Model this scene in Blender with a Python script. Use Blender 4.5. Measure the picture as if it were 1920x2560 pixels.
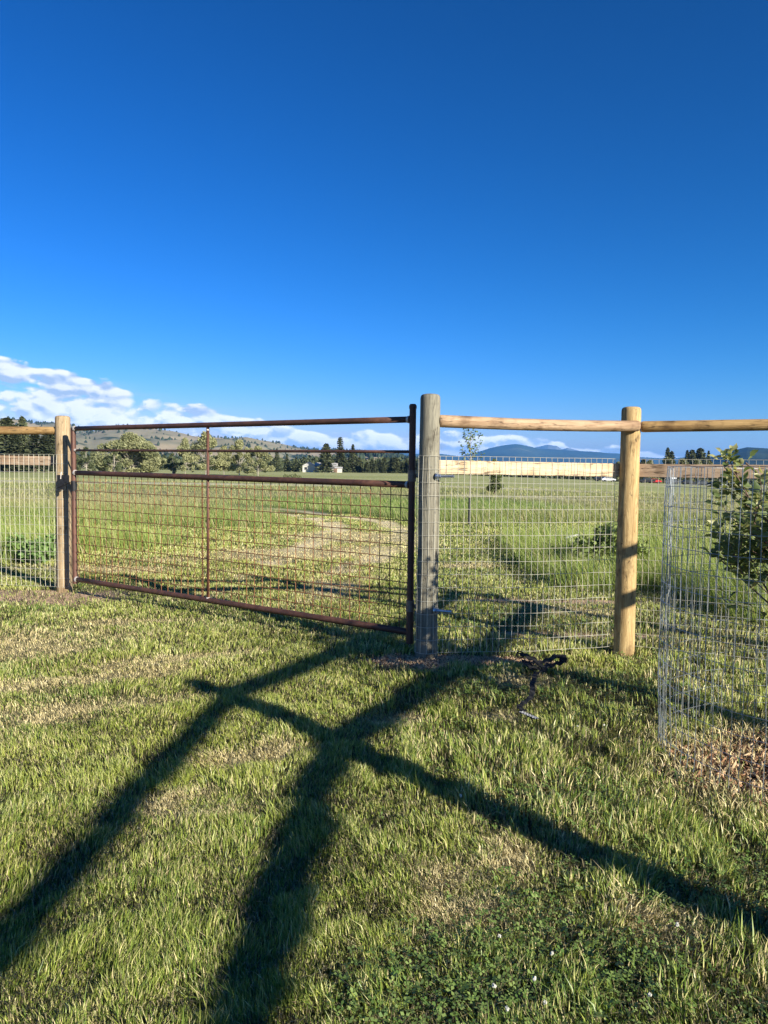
import bpy, bmesh, math, random
import numpy as np
from mathutils import Vector, Matrix
random.seed(7); rng = np.random.default_rng(7)
S = bpy.context.scene
for o in list(bpy.data.objects): bpy.data.objects.remove(o)
R_ = math.radians
# ------------------------------------------------------------------ camera
F = 1850.0; EYE = 1.5
pit = math.atan((1280-1172)/F); roll = 0.0122
fw = np.array([0, math.cos(pit), -math.sin(pit)]); up0 = np.array([0, math.sin(pit), math.cos(pit)]); rt0 = np.array([1., 0, 0])
RT = math.cos(roll)*rt0+math.sin(roll)*up0; UP = -math.sin(roll)*rt0+math.cos(roll)*up0
cd = bpy.data.cameras.new('camera'); cam = bpy.data.objects.new('camera', cd); S.collection.objects.link(cam)
cd.sensor_fit = 'VERTICAL'; cd.sensor_height = 36; cd.sensor_width = 27; cd.lens = 26.016; cd.clip_start = .05; cd.clip_end = 80000
M = Matrix((RT, UP, -fw)).transposed().to_4x4(); M.translation = (0, 0, EYE); cam.matrix_world = M
S.camera = cam
# ------------------------------------------------------------------ light
SUN_EL = R_(20.0); SUN_AZ = R_(43.6)
sdir = Vector((math.sin(SUN_AZ)*math.cos(SUN_EL), -math.cos(SUN_AZ)*math.cos(SUN_EL), math.sin(SUN_EL)))
sl = bpy.data.lights.new('sun', 'SUN'); sl.energy = 5.0; sl.angle = R_(0.6); sl.color = (1, .93, .80)
so = bpy.data.objects.new('sun', sl); S.collection.objects.link(so); so.rotation_euler = sdir.to_track_quat('Z', 'Y').to_euler()
S.view_settings.view_transform = 'Standard'; S.view_settings.look = 'None'; S.view_settings.exposure = 1.12; S.view_settings.gamma = 1
W = bpy.data.worlds.new('World'); S.world = W; W.use_nodes = True

class NT:
    def __init__(s, tree): s.t = tree; s.n = tree.nodes; s.l = tree.links
    def node(s, ty, **k):
        n = s.n.new(ty)
        for a, v in k.items(): setattr(n, a, v)
        return n
    def put(s, inp, v):
        if isinstance(v, bpy.types.NodeSocket): s.l.new(v, inp)
        elif v is not None: inp.default_value = v
    def math(s, op, a, b=None, c=None, clamp=False):
        n = s.node('ShaderNodeMath', operation=op, use_clamp=clamp); s.put(n.inputs[0], a)
        if b is not None: s.put(n.inputs[1], b)
        if c is not None: s.put(n.inputs[2], c)
        return n.outputs[0]
    def mix(s, f, a, b, blend='MIX'):
        n = s.node('ShaderNodeMix', data_type='RGBA', blend_type=blend); s.put(n.inputs[0], f)
        for i, v in ((6, a), (7, b)):
            s.put(n.inputs[i], v if isinstance(v, bpy.types.NodeSocket) else (*v, 1) if len(v) == 3 else v)
        return n.outputs[2]
    def noise(s, vec, scale, detail=4, rough=.5, dist=0, dim='3D'):
        n = s.node('ShaderNodeTexNoise', noise_dimensions=dim); s.put(n.inputs['Vector'], vec)
        n.inputs['Scale'].default_value = scale; n.inputs['Detail'].default_value = detail
        n.inputs['Roughness'].default_value = rough; n.inputs['Distortion'].default_value = dist
        return n.outputs[0]
    def ss(s, v, a, b, o0=0., o1=1.):
        n = s.node('ShaderNodeMapRange', interpolation_type='SMOOTHSTEP'); s.put(n.inputs[0], v)
        for i, x in ((1, a), (2, b), (3, o0), (4, o1)): s.put(n.inputs[i], x)
        return n.outputs[0]
    def vmul(s, v, k):
        n = s.node('ShaderNodeVectorMath', operation='MULTIPLY'); s.put(n.inputs[0], v); n.inputs[1].default_value = k; return n.outputs[0]
    def vadd(s, v, k):
        n = s.node('ShaderNodeVectorMath', operation='ADD'); s.put(n.inputs[0], v); s.put(n.inputs[1], k); return n.outputs[0]
    def comb(s, x, y, z):
        n = s.node('ShaderNodeCombineXYZ')
        for i, v in enumerate((x, y, z)): s.put(n.inputs[i], v)
        return n.outputs[0]
    def curve(s, v, pts):
        n = s.node('ShaderNodeFloatCurve'); c = n.mapping.curves[0]
        while len(c.points) < len(pts): c.points.new(.5, .5)
        for p, q in zip(c.points, pts): p.location = q
        n.mapping.update(); s.put(n.inputs['Value'], v); return n.outputs[0]

# world: Nishita sky plus high clouds keyed to direction
w = NT(W.node_tree); bg = w.n['Background']
sky = w.node('ShaderNodeTexSky', sky_type='NISHITA', sun_disc=False, sun_elevation=SUN_EL, sun_rotation=math.pi-SUN_AZ,
             altitude=900, air_density=1.0, dust_density=0.25, ozone_density=2.5)
tc = w.node('ShaderNodeTexCoord'); D = tc.outputs['Generated']
sx = w.node('ShaderNodeSeparateXYZ'); w.l.new(D, sx.inputs[0])
az = w.math('ARCTAN2', sx.outputs[0], sx.outputs[1]); el = w.math('ARCTAN2', sx.outputs[2], w.math('SQRT', w.math('ADD', w.math('ADD', w.math('MULTIPLY', sx.outputs[0], sx.outputs[0]), w.math('MULTIPLY', sx.outputs[1], sx.outputs[1])), 1e-6)))
SKYSAT, SKYVAL = 1.25, 1.0
hs = w.node('ShaderNodeHueSaturation'); hs.inputs['Hue'].default_value = .506; hs.inputs['Saturation'].default_value = SKYSAT
hs.inputs['Value'].default_value = SKYVAL; w.l.new(sky.outputs[0], hs.inputs['Color'])
sp3 = w.node('ShaderNodeSeparateColor'); w.l.new(hs.outputs[0], sp3.inputs[0]); cc3 = w.node('ShaderNodeCombineColor')
for i_, (ga, gp_) in enumerate(((.094, 2.15), (.362, 1.28), (.405, 1.42))):   # the deep polarised blue of the photograph's sky
    w.l.new(w.math('MINIMUM', w.math('MULTIPLY', w.math('POWER', w.math('MAXIMUM', sp3.outputs[i_], .0001), gp_), ga), 6.4), cc3.inputs[i_])
# cloud top elevation as a function of azimuth (-0.6 .. 0.6 rad)
azn = w.math('MULTIPLY_ADD', az, 1/1.2, .5)
def A(px): return math.atan((px-960)/F)/1.2+.5
def cl_pts(rows): return [(A(p), e*4) for p, e in rows]
topc = w.curve(azn, [(0., .60)]+cl_pts([(0, .132), (240, .112), (480, .086), (640, .066), (800, .054), (1000, .056), (1130, .054), (1260, .052), (1340, .050), (1450, .036), (1560, .036), (1800, .024)])+[(1., .1)])
top = w.math('MULTIPLY', topc, .25)
def dens(off):
    p = w.comb(w.math('ADD', az, off[0]), w.math('MULTIPLY', w.math('ADD', el, off[1]), 2.0), 3.3)
    a = w.noise(p, 9, 2, .5, .2, '2D'); b = w.noise(p, 30, 5, .62, .1, '2D')
    q = w.vadd(p, w.comb(w.math('MULTIPLY', b, .035), w.math('MULTIPLY', a, .05), 0.))
    vo = w.node('ShaderNodeTexVoronoi', feature='SMOOTH_F1', voronoi_dimensions='2D'); vo.inputs['Scale'].default_value = 23; vo.inputs['Smoothness'].default_value = .35; w.put(vo.inputs['Vector'], q)
    v2 = w.node('ShaderNodeTexVoronoi', feature='SMOOTH_F1', voronoi_dimensions='2D'); v2.inputs['Scale'].default_value = 52; v2.inputs['Smoothness'].default_value = .3; w.put(v2.inputs['Vector'], q)
    bil = w.math('MULTIPLY_ADD', vo.outputs['Distance'], -.30, w.math('MULTIPLY', v2.outputs['Distance'], -.16))
    return w.math('ADD', w.math('MULTIPLY_ADD', b, .26, w.math('MULTIPLY', a, .75)), w.math('ADD', bil, .235))
d0 = dens((0, 0)); d1 = dens((.0045, .0065))
below = w.math('SUBTRACT', top, el)                       # >0 inside the bank
edge = w.ss(below, -.010, .016)
thr = w.math('MULTIPLY_ADD', edge, -.56, .90)
thr = w.math('ADD', thr, w.math('MULTIPLY', w.ss(az, -.05, .05), w.ss(w.noise(w.comb(az, w.math('MULTIPLY', el, 3), 7.), 9, 2), .42, .58, .06, -.03)))
cov = w.ss(w.math('SUBTRACT', d0, thr), .0, .13)
cov = w.math('MULTIPLY', w.math('MULTIPLY', cov, w.ss(below, -.02, -.004)), w.ss(el, -.01, .01))
cov = w.math('MULTIPLY', cov, w.ss(w.math('ABSOLUTE', az), 1.5, 1.0))
rel = w.math('MULTIPLY_ADD', w.math('SUBTRACT', d0, d1), 6.0, .66, clamp=True)
thick = w.ss(w.math('SUBTRACT', d0, thr), .10, .45, 1.0, .80)
lit = w.math('MULTIPLY', rel, thick)
CLK = 5.1
ccol = w.mix(lit, (.58*CLK, .73*CLK, 1.0*CLK), (1.42*CLK, 1.42*CLK, 1.42*CLK))  # sunlit sides and shaded bases of the clouds, put into their colour
cirrus = w.math('MULTIPLY', w.ss(w.noise(w.comb(az, w.math('MULTIPLY', el, 9), 1.), 5, 6, .6, .3), .5, .8), w.math('MULTIPLY', edge, .55))
base = w.mix(w.math('MULTIPLY', cirrus, w.ss(el, -.01, .01)), cc3.outputs[0], (.72*CLK, .86*CLK, 1.1*CLK))
kb = w.ss(el, .09, .02, 1., 1.5); ccol = w.mix(1., ccol, w.comb(kb, kb, kb), 'MULTIPLY')
w.l.new(w.mix(w.math('MULTIPLY', cov, .93), base, ccol), bg.inputs[0]); bg.inputs[1].default_value = .086

# ------------------------------------------------------------------ helpers
def gp(px, py, z=0.):                                     # ground point seen at a pixel of the 1920x2560 photo
    d = fw+RT*(px-960)/F-UP*(py-1280)/F; t = (z-EYE)/d[2]; return float(d[0]*t), float(d[1]*t)
def at(px, py, Y):
    d = fw+RT*(px-960)/F-UP*(py-1280)/F; t = Y/d[1]; return Vector((d[0]*t, Y, d[2]*t+EYE))
def hsh(i, j, s):
    n = (i*374761393+j*668265263+s*1442695041) & 0x7fffffff
    n = ((n ^ (n >> 13))*1274126177) & 0x7fffffff
    n = n ^ (n >> 16); return (n & 0xffff)/65535.
def vn(x, y, s=0):
    x = np.asarray(x, float); y = np.asarray(y, float)
    i = np.floor(x).astype(np.int64); j = np.floor(y).astype(np.int64); u = x-i; v = y-j
    u = u*u*(3-2*u); v = v*v*(3-2*v)
    return (hsh(i, j, s)*(1-u)+hsh(i+1, j, s)*u)*(1-v)+(hsh(i, j+1, s)*(1-u)+hsh(i+1, j+1, s)*u)*v
def fbm(x, y, s=0, o=4):
    t = 0; a = .5; k = 0
    for q in range(o): t = t+a*vn(x*2**q+q*17.3, y*2**q-q*9.1, s+q); k += a; a *= .5
    return t/k
def sst(x, a, b):
    t = np.clip((np.asarray(x, float)-a)/(b-a), 0, 1); return t*t*(3-2*t)
def gz(x, y):
    x = np.asarray(x, float); y = np.asarray(y, float)
    z = .05*(fbm(x*.5, y*.5, 3, 3)-.5)+.035*(fbm(x*2.1, y*2.1, 5, 2)-.5)
    z = z*(1-sst(y, 60, 200))
    z = z-.0175*np.clip(x-6, 0, 130)*sst(y, 22, 60)*1.5+.0*y
    z = z-30*sst(np.hypot(x, y), 2500, 9000)
    return z
def blob(x, y, cx, cy, rx, ry, ang=0., soft=.5):
    c, s = math.cos(ang), math.sin(ang); dx = x-cx; dy = y-cy
    u = (dx*c+dy*s)/rx; v = (-dx*s+dy*c)/ry
    n = (fbm(x*3.1/max(rx, .3)*.5, y*3.1/max(rx, .3)*.5, 11, 3)-.5)*1.1
    return 1-sst(np.hypot(u, v)+n, 1-soft, 1+soft)
def pb(px, py, rx, ry, ang=0., soft=.5): g = gp(px, py); return (g[0], g[1], rx, ry, ang, soft)
STRAW = [(-3.6, 5.6, 1.5, .55, .55, .6), pb(40, 1625, .55, .22, .1), pb(215, 1700, .9, .14, .5), pb(420, 1650, .7, .13, .5), pb(60, 1790, .9, .16, .45), pb(330, 1555, .5, .12, .2),
         pb(1160, 2240, .16, .22), pb(1330, 1700, .25, .12), pb(1230, 2140, .12, .2, .3), pb(470, 2010, .22, .15), pb(1660, 2300, .15, .15),
         pb(760, 1385, 2.0, .9, .5), pb(900, 1345, 1.4, 1.6, .2), pb(250, 1425, 1.1, .35), pb(1430, 1530, .5, .28), pb(1165, 1415, .5, .3),
         pb(980, 1800, .2, .12), pb(630, 1890, .3, .12, .5), pb(1260, 1790, .16, .12)]
MULCH = [(2.25, 3.55, .72, .62, 0., .25), (.38, 5.74, .50, .20, .05, .3), pb(1290, 1652, .38, .10, -.05, .3)]
DIRT = [pb(30, 1492, 1.15, .5, 0., .3), pb(215, 1488, .42, .14, -.2, .4), (.38, 5.74, .50, .20, .05, .3), pb(1330, 1505, 1.6, .14, .03, .4),
        pb(1290, 1652, .38, .12, -.05, .3), pb(1450, 1585, .8, .1, 0, .4)]
CLOVER = [pb(1300, 2420, .42, .26), pb(1520, 2440, .3, .2), pb(1050, 2500, .3, .16), pb(1420, 2000, .4, .3), pb(1560, 1720, .5, .3), pb(1250, 1730, .4, .2), pb(1750, 2200, .35, .25), pb(1250, 1560, 1.2, .5)]
BRIGHT = [(0.4, 30, 7, 6, 0.4, .4), (2.9, 13.2, 1.5, 2.4, .2, .3), (-4.6, 12.8, 2.2, 1.5, .3, .4), (3.6, 8.4, 1.6, 1.5, 0, .4)]
def msk(L, x, y):
    m = np.zeros_like(np.asarray(x, float))
    for b in L: m = np.maximum(m, blob(x, y, *b))
    return m
def tall(x, y):                                            # 1 where the grass is uncut
    wv = 1.3*(fbm(x*.35, y*.35, 21, 3)-.5)
    far = sst(y+wv*2, 20.5, 21.6)
    left = sst(-x+wv-(7.6-.27*y)*1.0, .2, .9)*sst(y, 10.2, 11.4)*(1-sst(y+wv, 15.2, 16.2))
    left2 = sst(-x+wv, 2.0+.0*y, 3.4)*sst(y+wv, 17.5, 18.5)
    right = sst(x+wv, 2.0, 2.7)*sst(y+wv, 8.4, 9.6)*(1-sst(y+wv, 15.5, 17.0))
    r2 = sst(x, 3.2, 3.8)*sst(y, 6.6, 7.6)*(1-sst(y+wv, 15.5, 17.0))
    bank = blob(x, y, .9, 26, 5.5, 5.5, 0, .3)
    return np.clip(np.maximum.reduce([far, left, left2, right, r2, bank])*(1-lane(x, y)[1]*(1-sst(y, 28, 31))), 0, 1)
def track(x, y):
    a = 1-sst(np.abs(y-66-.05*x-3*(vn(x*.05, 0*x, 4)-.5)), 1.6, 4.0); a = a*(1-sst(x, 10, 26))
    b = 1-sst(np.abs(y-(43.5-.42*(x-5))-1.2*(vn(x*.1, 0*x, 5)-.5)), .5, 2.0); b = b*sst(x, 1.5, 6)
    c = 1-sst(np.abs(y-145-.0*x), 1.2, 3.0); c = c*sst(x, 30, 50)
    return np.maximum.reduce([a, b*.8, c*.6])
def lane(x, y):
    cx = np.interp(y, [6, 9, 12, 15, 18, 21, 25, 32], [-1.7, -1.45, -1.0, -.5, -.3, -.9, -3.2, -9.5]); n_ = .5*(fbm(x*.9, y*.5, 44, 3)-.5)
    a = np.maximum(1-sst(np.abs(x-cx-.75+n_), .16, .50), 1-sst(np.abs(x-cx+.75+n_), .16, .50))
    return a*sst(y, 7.5, 9.5)*(1-sst(y, 24, 29))*sst(fbm(x*1.3, y*1.3, 45, 3), .30, .52), 1-sst(np.abs(x-cx), 1.4, 1.9)
def field_col(x, y):
    """real colour of the turf at a place (albedo)"""
    n1 = fbm(x*.9, y*.9, 31, 4)[..., None]; n2 = fbm(x*.12, y*.3, 33, 4)[..., None]; n3 = fbm(x*.02, y*.075, 35, 4)[..., None]
    g = np.array([.090, .150, .026]); yg = np.array([.255, .285, .085]); tan = np.array([.29, .26, .14]); pale = np.array([.43, .42, .20])
    c = g*(1-n1)+yg*n1
    yy = y[..., None]
    mid = g*.18+tan*.82; mid = mid*(1-n2*.5)+yg*.85*n2*.5
    t = sst(yy, 20, 26); c = c*(1-t)+mid*t
    b = blob(x, y, 0.4, 31, 8, 7, 0.3, .4)[..., None]*sst(yy, 20, 24); c = c*(1-b*.8)+np.array([.125, .20, .035])*b*.8
    farc = yg*(1-n3)+pale*n3
    t = sst(yy, 62, 76); c = c*(1-t)+farc*t
    gr = (sst(yy, 44, 50)*(1-sst(yy, 58, 63))); c = c*(1-gr*.5)+yg*.9*gr*.5
    k = track(x, y)[..., None]; c = c*(1-k)+np.array([.50, .47, .30])*k
    return c
STR = np.array([.54, .46, .24]); DRT = np.array([.62, .43, .28])

def mat(name): 
    m = bpy.data.materials.new(name); m.use_nodes = True; return m, NT(m.node_tree), m.node_tree.nodes['Principled BSDF']
def simple(name, col, rough=.6, metal=0., noise=0., scale=20, bump=0.):
    m, n, b = mat(name); b.inputs['Roughness'].default_value = rough; b.inputs['Metallic'].default_value = metal
    tcn = n.node('ShaderNodeTexCoord').outputs['Object']
    q = n.noise(tcn, scale, 5, .6)
    c2 = tuple(min(1, c*(1+noise)) for c in col); c1 = tuple(c*(1-noise) for c in col)
    n.put(b.inputs['Base Color'], n.mix(n.ss(q, .3, .7), c1, c2))
    if bump:
        bn = n.node('ShaderNodeBump'); bn.inputs['Strength'].default_value = bump; bn.inputs['Distance'].default_value = .01; n.put(bn.inputs['Height'], q); n.l.new(bn.outputs[0], b.inputs['Normal'])
    return m
def leafy(name, transl=.35, rough=.45, tint=(1, 1, 1), spec=.4):
    m, n, b = mat(name); a = n.node('ShaderNodeAttribute', attribute_name='Col').outputs['Color']
    c = n.mix(1., a, tint, 'MULTIPLY')
    n.put(b.inputs['Base Color'], c); b.inputs['Roughness'].default_value = rough; b.inputs['Specular IOR Level'].default_value = spec
    t = n.node('ShaderNodeBsdfTranslucent'); n.put(t.inputs[0], n.mix(1., c, (1.15, 1.1, .6), 'MULTIPLY'))
    mx = n.node('ShaderNodeMixShader'); mx.inputs[0].default_value = transl
    n.l.new(b.outputs[0], mx.inputs[1]); n.l.new(t.outputs[0], mx.inputs[2]); n.l.new(mx.outputs[0], n.n['Material Output'].inputs[0])
    return m

def link(o, parent=None):
    S.collection.objects.link(o)
    if parent: o.parent = parent
    return o
def tag(o, label=None, cat=None, group=None, kind=None):
    if label: o['label'] = label
    if cat: o['category'] = cat
    if group: o['group'] = group
    if kind: o['kind'] = kind
    return o
def root(name, loc, label, cat, group=None, rz=0.):
    o = bpy.data.objects.new(name, None); o.empty_display_size = .2; o.location = loc; o.rotation_euler = (0, 0, rz); link(o); return tag(o, label, cat, group)
def npmesh(name, V, faces, m, parent=None, col=None, smooth=False, offset=None):
    """faces: list of (k-gon index arrays)"""
    V = np.asarray(V, np.float32)
    if offset is not None: V = V-np.asarray(offset, np.float32)
    me = bpy.data.meshes.new(name); me.vertices.add(len(V)); me.vertices.foreach_set('co', V.ravel())
    li = np.concatenate([f.ravel() for f in faces]).astype(np.int32)
    tot = np.concatenate([np.full(len(f), f.shape[1], np.int32) for f in faces])
    st = np.concatenate([[0], np.cumsum(tot)[:-1]]).astype(np.int32)
    me.loops.add(len(li)); me.loops.foreach_set('vertex_index', li)
    me.polygons.add(len(tot)); me.polygons.foreach_set('loop_start', st); me.polygons.foreach_set('loop_total', tot)
    if smooth: me.polygons.foreach_set('use_smooth', np.ones(len(tot), bool))
    if col is not None:
        ca = me.color_attributes.new('Col', 'FLOAT_COLOR', 'POINT'); c4 = np.ones((len(V), 4), np.float32); c4[:, :3] = col
        ca.data.foreach_set('color', c4.ravel())
    me.update(calc_edges=True); me.validate()
    me.materials.append(m); o = bpy.data.objects.new(name, me); return link(o, parent)
class MB:
    """collects tubes, boxes and lathes into one mesh"""
    def __init__(s): s.V = []; s.F = []; s.n = 0
    def add(s, V, F):
        s.V += [tuple(v) for v in V]; s.F += [tuple(i+s.n for i in f) for f in F]; s.n += len(V)
    def tube(s, pts, r, k=6, cap=True):
        pts = [Vector(p) for p in pts]; rs = r if isinstance(r, (list, tuple)) else [r]*len(pts)
        V = []; F = []; ref = None
        for i, p in enumerate(pts):
            t = (pts[min(i+1, len(pts)-1)]-pts[max(i-1, 0)]).normalized()
            if ref is None: ref = Vector((0, 0, 1)) if abs(t.z) < .9 else Vector((1, 0, 0))
            a = t.cross(ref).normalized(); b = t.cross(a).normalized(); ref = -b if b.dot(ref) < 0 else b
            a = t.cross(ref).normalized(); b = ref
            for j in range(k):
                q = 2*math.pi*j/k; V.append(p+(a*math.cos(q)+b*math.sin(q))*rs[i])
        for i in range(len(pts)-1):
            for j in range(k):
                F.append((i*k+j, i*k+(j+1) % k, (i+1)*k+(j+1) % k, (i+1)*k+j))
        if cap: F.append(tuple(range(k))[::-1]); F.append(tuple((len(pts)-1)*k+j for j in range(k)))
        s.add(V, F); return s
    def box(s, c, d, rz=0., M3=None):
        V = []
        for x in (-.5, .5):
            for y in (-.5, .5):
                for z in (-.5, .5):
                    v = Vector((x*d[0], y*d[1], z*d[2]))
                    v = (M3 @ v) if M3 is not None else Matrix.Rotation(rz, 3, 'Z') @ v
                    V.append(v+Vector(c))
        s.add(V, [(0, 1, 3, 2), (4, 6, 7, 5), (0, 4, 5, 1), (2, 3, 7, 6), (0, 2, 6, 4), (1, 5, 7, 3)]); return s
    def prism(s, prof, x0, x1, ax='x'):
        """profile (a,z) extruded along an axis"""
        k = len(prof); V = []
        for xx in (x0, x1):
            for a, z in prof: V.append((xx, a, z) if ax == 'x' else (a, xx, z))
        s.add(V, [tuple(range(k)), tuple(range(2*k-1, k-1, -1))]+[(i, i+k, (i+1) % k+k, (i+1) % k) for i in range(k)]); return s
    def build(s, name, m, parent=None, smooth=False, bevel=0., off=None):
        me = bpy.data.meshes.new(name); V = s.V if off is None else [tuple(Vector(v)-Vector(off)) for v in s.V]
        me.from_pydata(V, [], s.F); me.update()
        bm = bmesh.new(); bm.from_mesh(me); bmesh.ops.recalc_face_normals(bm, faces=bm.faces)
        if bevel: bmesh.ops.bevel(bm, geom=bm.edges[:], offset=bevel, segments=2, affect='EDGES')
        bm.to_mesh(me); bm.free()
        if smooth: me.shade_smooth()
        me.materials.append(m); o = bpy.data.objects.new(name, me); link(o, parent)
        return o

# ------------------------------------------------------------------ ground sheet
def axis(a, b, st, lim, g=1.09):
    c = list(np.arange(a, b, st)); s = st; x = c[-1]
    while x < lim[1]: s *= g; x += s; c.append(x)
    s = st; x = a; pre = []
    while x > lim[0]: s *= g; x -= s; pre.append(x)
    return np.array(pre[::-1]+c)
gx = axis(-7, 7, .09, (-16000, 16000)); gy = axis(-1.5, 22, .09, (-9000, 16000), 1.075)
X, Y = np.meshgrid(gx, gy); Z = gz(X, Y); nx, ny = len(gx), len(gy)
C = field_col(X, Y)
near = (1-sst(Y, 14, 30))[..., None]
C = C*(1-near)+(C*.22+np.array([.050, .040, .018]))*near                      # thatch and soil, colour darkened to put in the shade between the blades
k = lane(X, Y)[0][..., None]*.95; C = C*(1-k)+np.array([.66, .56, .34])*k
for L, cc, a in ((STRAW, STR*.8, .8), (DIRT, DRT, .95)):
    k = msk(L, X, Y)[..., None]*a; C = C*(1-k)+cc*k
k = msk(MULCH[:1], X, Y)[..., None]; C = C*(1-k)+np.array([.13, .075, .045])*k
idx = np.arange(nx*ny).reshape(ny, nx)
gf = np.stack([idx[:-1, :-1], idx[:-1, 1:], idx[1:, 1:], idx[1:, :-1]], -1).reshape(-1, 4)
gm, n, b = mat('turf_ground'); b.inputs['Roughness'].default_value = .95; b.inputs['Specular IOR Level'].default_value = .1
ca = n.node('ShaderNodeAttribute', attribute_name='Col').outputs['Color']
pos = n.node('ShaderNodeNewGeometry').outputs['Position']
q1 = n.noise(pos, 45, 6, .7); q2 = n.noise(n.vmul(pos, (.5, 1, 1)), 1.3, 6, .65); q3 = n.noise(n.vmul(pos, (.06, .35, 1)), 1., 6, .6)
k = n.math('MULTIPLY', n.math('MULTIPLY', n.ss(q1, .25, .75, .7, 1.3), n.ss(q2, .3, .7, .82, 1.16)), n.ss(q3, .3, .7, .84, 1.16))
n.put(b.inputs['Base Color'], n.mix(1., ca, n.comb(k, k, k), 'MULTIPLY'))
bn = n.node('ShaderNodeBump'); bn.inputs['Strength'].default_value = .8; bn.inputs['Distance'].default_value = .02; n.put(bn.inputs['Height'], q1); n.l.new(bn.outputs[0], b.inputs['Normal'])
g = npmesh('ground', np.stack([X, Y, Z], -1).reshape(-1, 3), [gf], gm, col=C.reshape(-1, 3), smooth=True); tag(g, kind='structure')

# ------------------------------------------------------------------ hills and mountains
def hills(name, rows, D0, D1, thick, m, seed, rough=.12, res=420, gull=1.):
    """ridge line rows (px, py, distance); surface rises from D0 in front of the ridge and falls behind it"""
    px = np.array([r[0] for r in rows], float); py = np.array([r[1] for r in rows], float)
    U = np.linspace(px[0], px[-1], res); yy = np.interp(U, px, py)
    # direction of each ridge point
    P = np.array([at(u, v, 1000.) for u, v in zip(U, yy)]); tx = P[:, 0]/1000.; te = (P[:, 2]-EYE)/1000.
    te = te+(fbm(U*.02, U*0, seed, 4)-.5)*.0012
    T = np.concatenate([np.linspace(0, 1, 60), 1+np.linspace(.03, .8, 14)])
    dist = D0+(D1-D0)*np.clip(T, 0, 9)
    XX = tx[None, :]*dist[:, None]; YY = np.repeat(dist[:, None], len(U), 1)
    H = te*D1+EYE; Tt = T[:, None]
    prof = np.where(Tt <= 1, sst(Tt, -.25, 1.05)**1.5, 1-.9*sst(Tt, 1, 1.9))
    prof = prof/prof[59]
    sc = 3.2/(D1-D0)
    r = np.abs(fbm(XX*sc*1.6, YY*sc*.8, seed+5, 5)-.5)*2
    env = np.clip(Tt*(1-Tt)*4, 0, 1)*(Tt <= 1)
    ZZ = H[None, :]*prof+(r-.35)*env*rough*H.max()*gull
    ZZ = np.where(Tt <= .02, -25., ZZ)
    idx = np.arange(ZZ.size).reshape(ZZ.shape); f = np.stack([idx[:-1, :-1], idx[:-1, 1:], idx[1:, 1:], idx[1:, :-1]], -1).reshape(-1, 4)
    o = npmesh(name, np.stack([XX, YY, ZZ], -1).reshape(-1, 3), [f], m, smooth=True); tag(o, kind='structure'); return XX, YY, ZZ
def hillmat(name, c1, c2, c3, sc, thr, dots=True):
    m, n, b = mat(name); b.inputs['Roughness'].default_value = .95; b.inputs['Specular IOR Level'].default_value = .05
    p = n.node('ShaderNodeNewGeometry').outputs['Position']
    q = n.noise(p, sc, 6, .6); r = n.noise(p, sc*6, 4, .6); c = n.mix(n.ss(q, .35, .65), c1, c2)
    n.put(b.inputs['Base Color'], n.mix(n.ss(n.math('MULTIPLY_ADD', r, .45, q), thr, thr+.06), c, c3)); return m
hm = hillmat('dry_hill_grass', (.37, .30, .19), (.20, .20, .12), (.05, .07, .035), .004, .80)
HX, HY, HZ = hills('hills', [(-900, 1062), (-500, 1050), (-200, 1062), (0, 1056), (45, 1056), (100, 1064), (150, 1062), (230, 1078), (300, 1073), (372, 1078), (430, 1086), (480, 1094), (560, 1095), (620, 1098), (690, 1106), (740, 1118), (790, 1125), (860, 1127), (920, 1131), (990, 1140), (1040, 1152), (1110, 1172)], 700, 2300, 1, hm, 41, .42)
bm_ = hillmat('forest_mountain', (.035, .055, .035), (.06, .085, .05), (.11, .125, .08), .0007, .86)
hills('mountains', [(-1300, 1120), (700, 1150), (860, 1140), (930, 1134), (1000, 1133), (1060, 1134), (1105, 1135), (1150, 1141), (1190, 1132), (1225, 1121), (1260, 1114), (1293, 1110), (1325, 1116), (1350, 1122), (1400, 1124), (1440, 1128), (1480, 1130), (1545, 1133), (1600, 1143), (1680, 1146), (1800, 1140), (3200, 1130)], 5200, 9000, 1, bm_, 52, .25)
rm_ = hillmat('rocky_mountain', (.13, .14, .12), (.19, .19, .17), (.7, .7, .72), .0007, .93)
hills('far_mountains', [(1250, 1150), (1310, 1128), (1340, 1118), (1370, 1112), (1392, 1116), (1405, 1124), (1418, 1120), (1450, 1127), (1500, 1140), (1560, 1160)], 10500, 13000, 1, rm_, 53, .25)
dm_ = hillmat('dark_wooded_hill', (.018, .030, .018), (.03, .045, .028), (.06, .075, .04), .004, .84)
hills('wooded_hill', [(1560, 1165), (1700, 1158), (1775, 1143), (1800, 1136), (1835, 1126), (1868, 1118), (1905, 1120), (2000, 1124), (2200, 1110), (2600, 1118)], 1600, 3300, 1, dm_, 54, .25)

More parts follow.
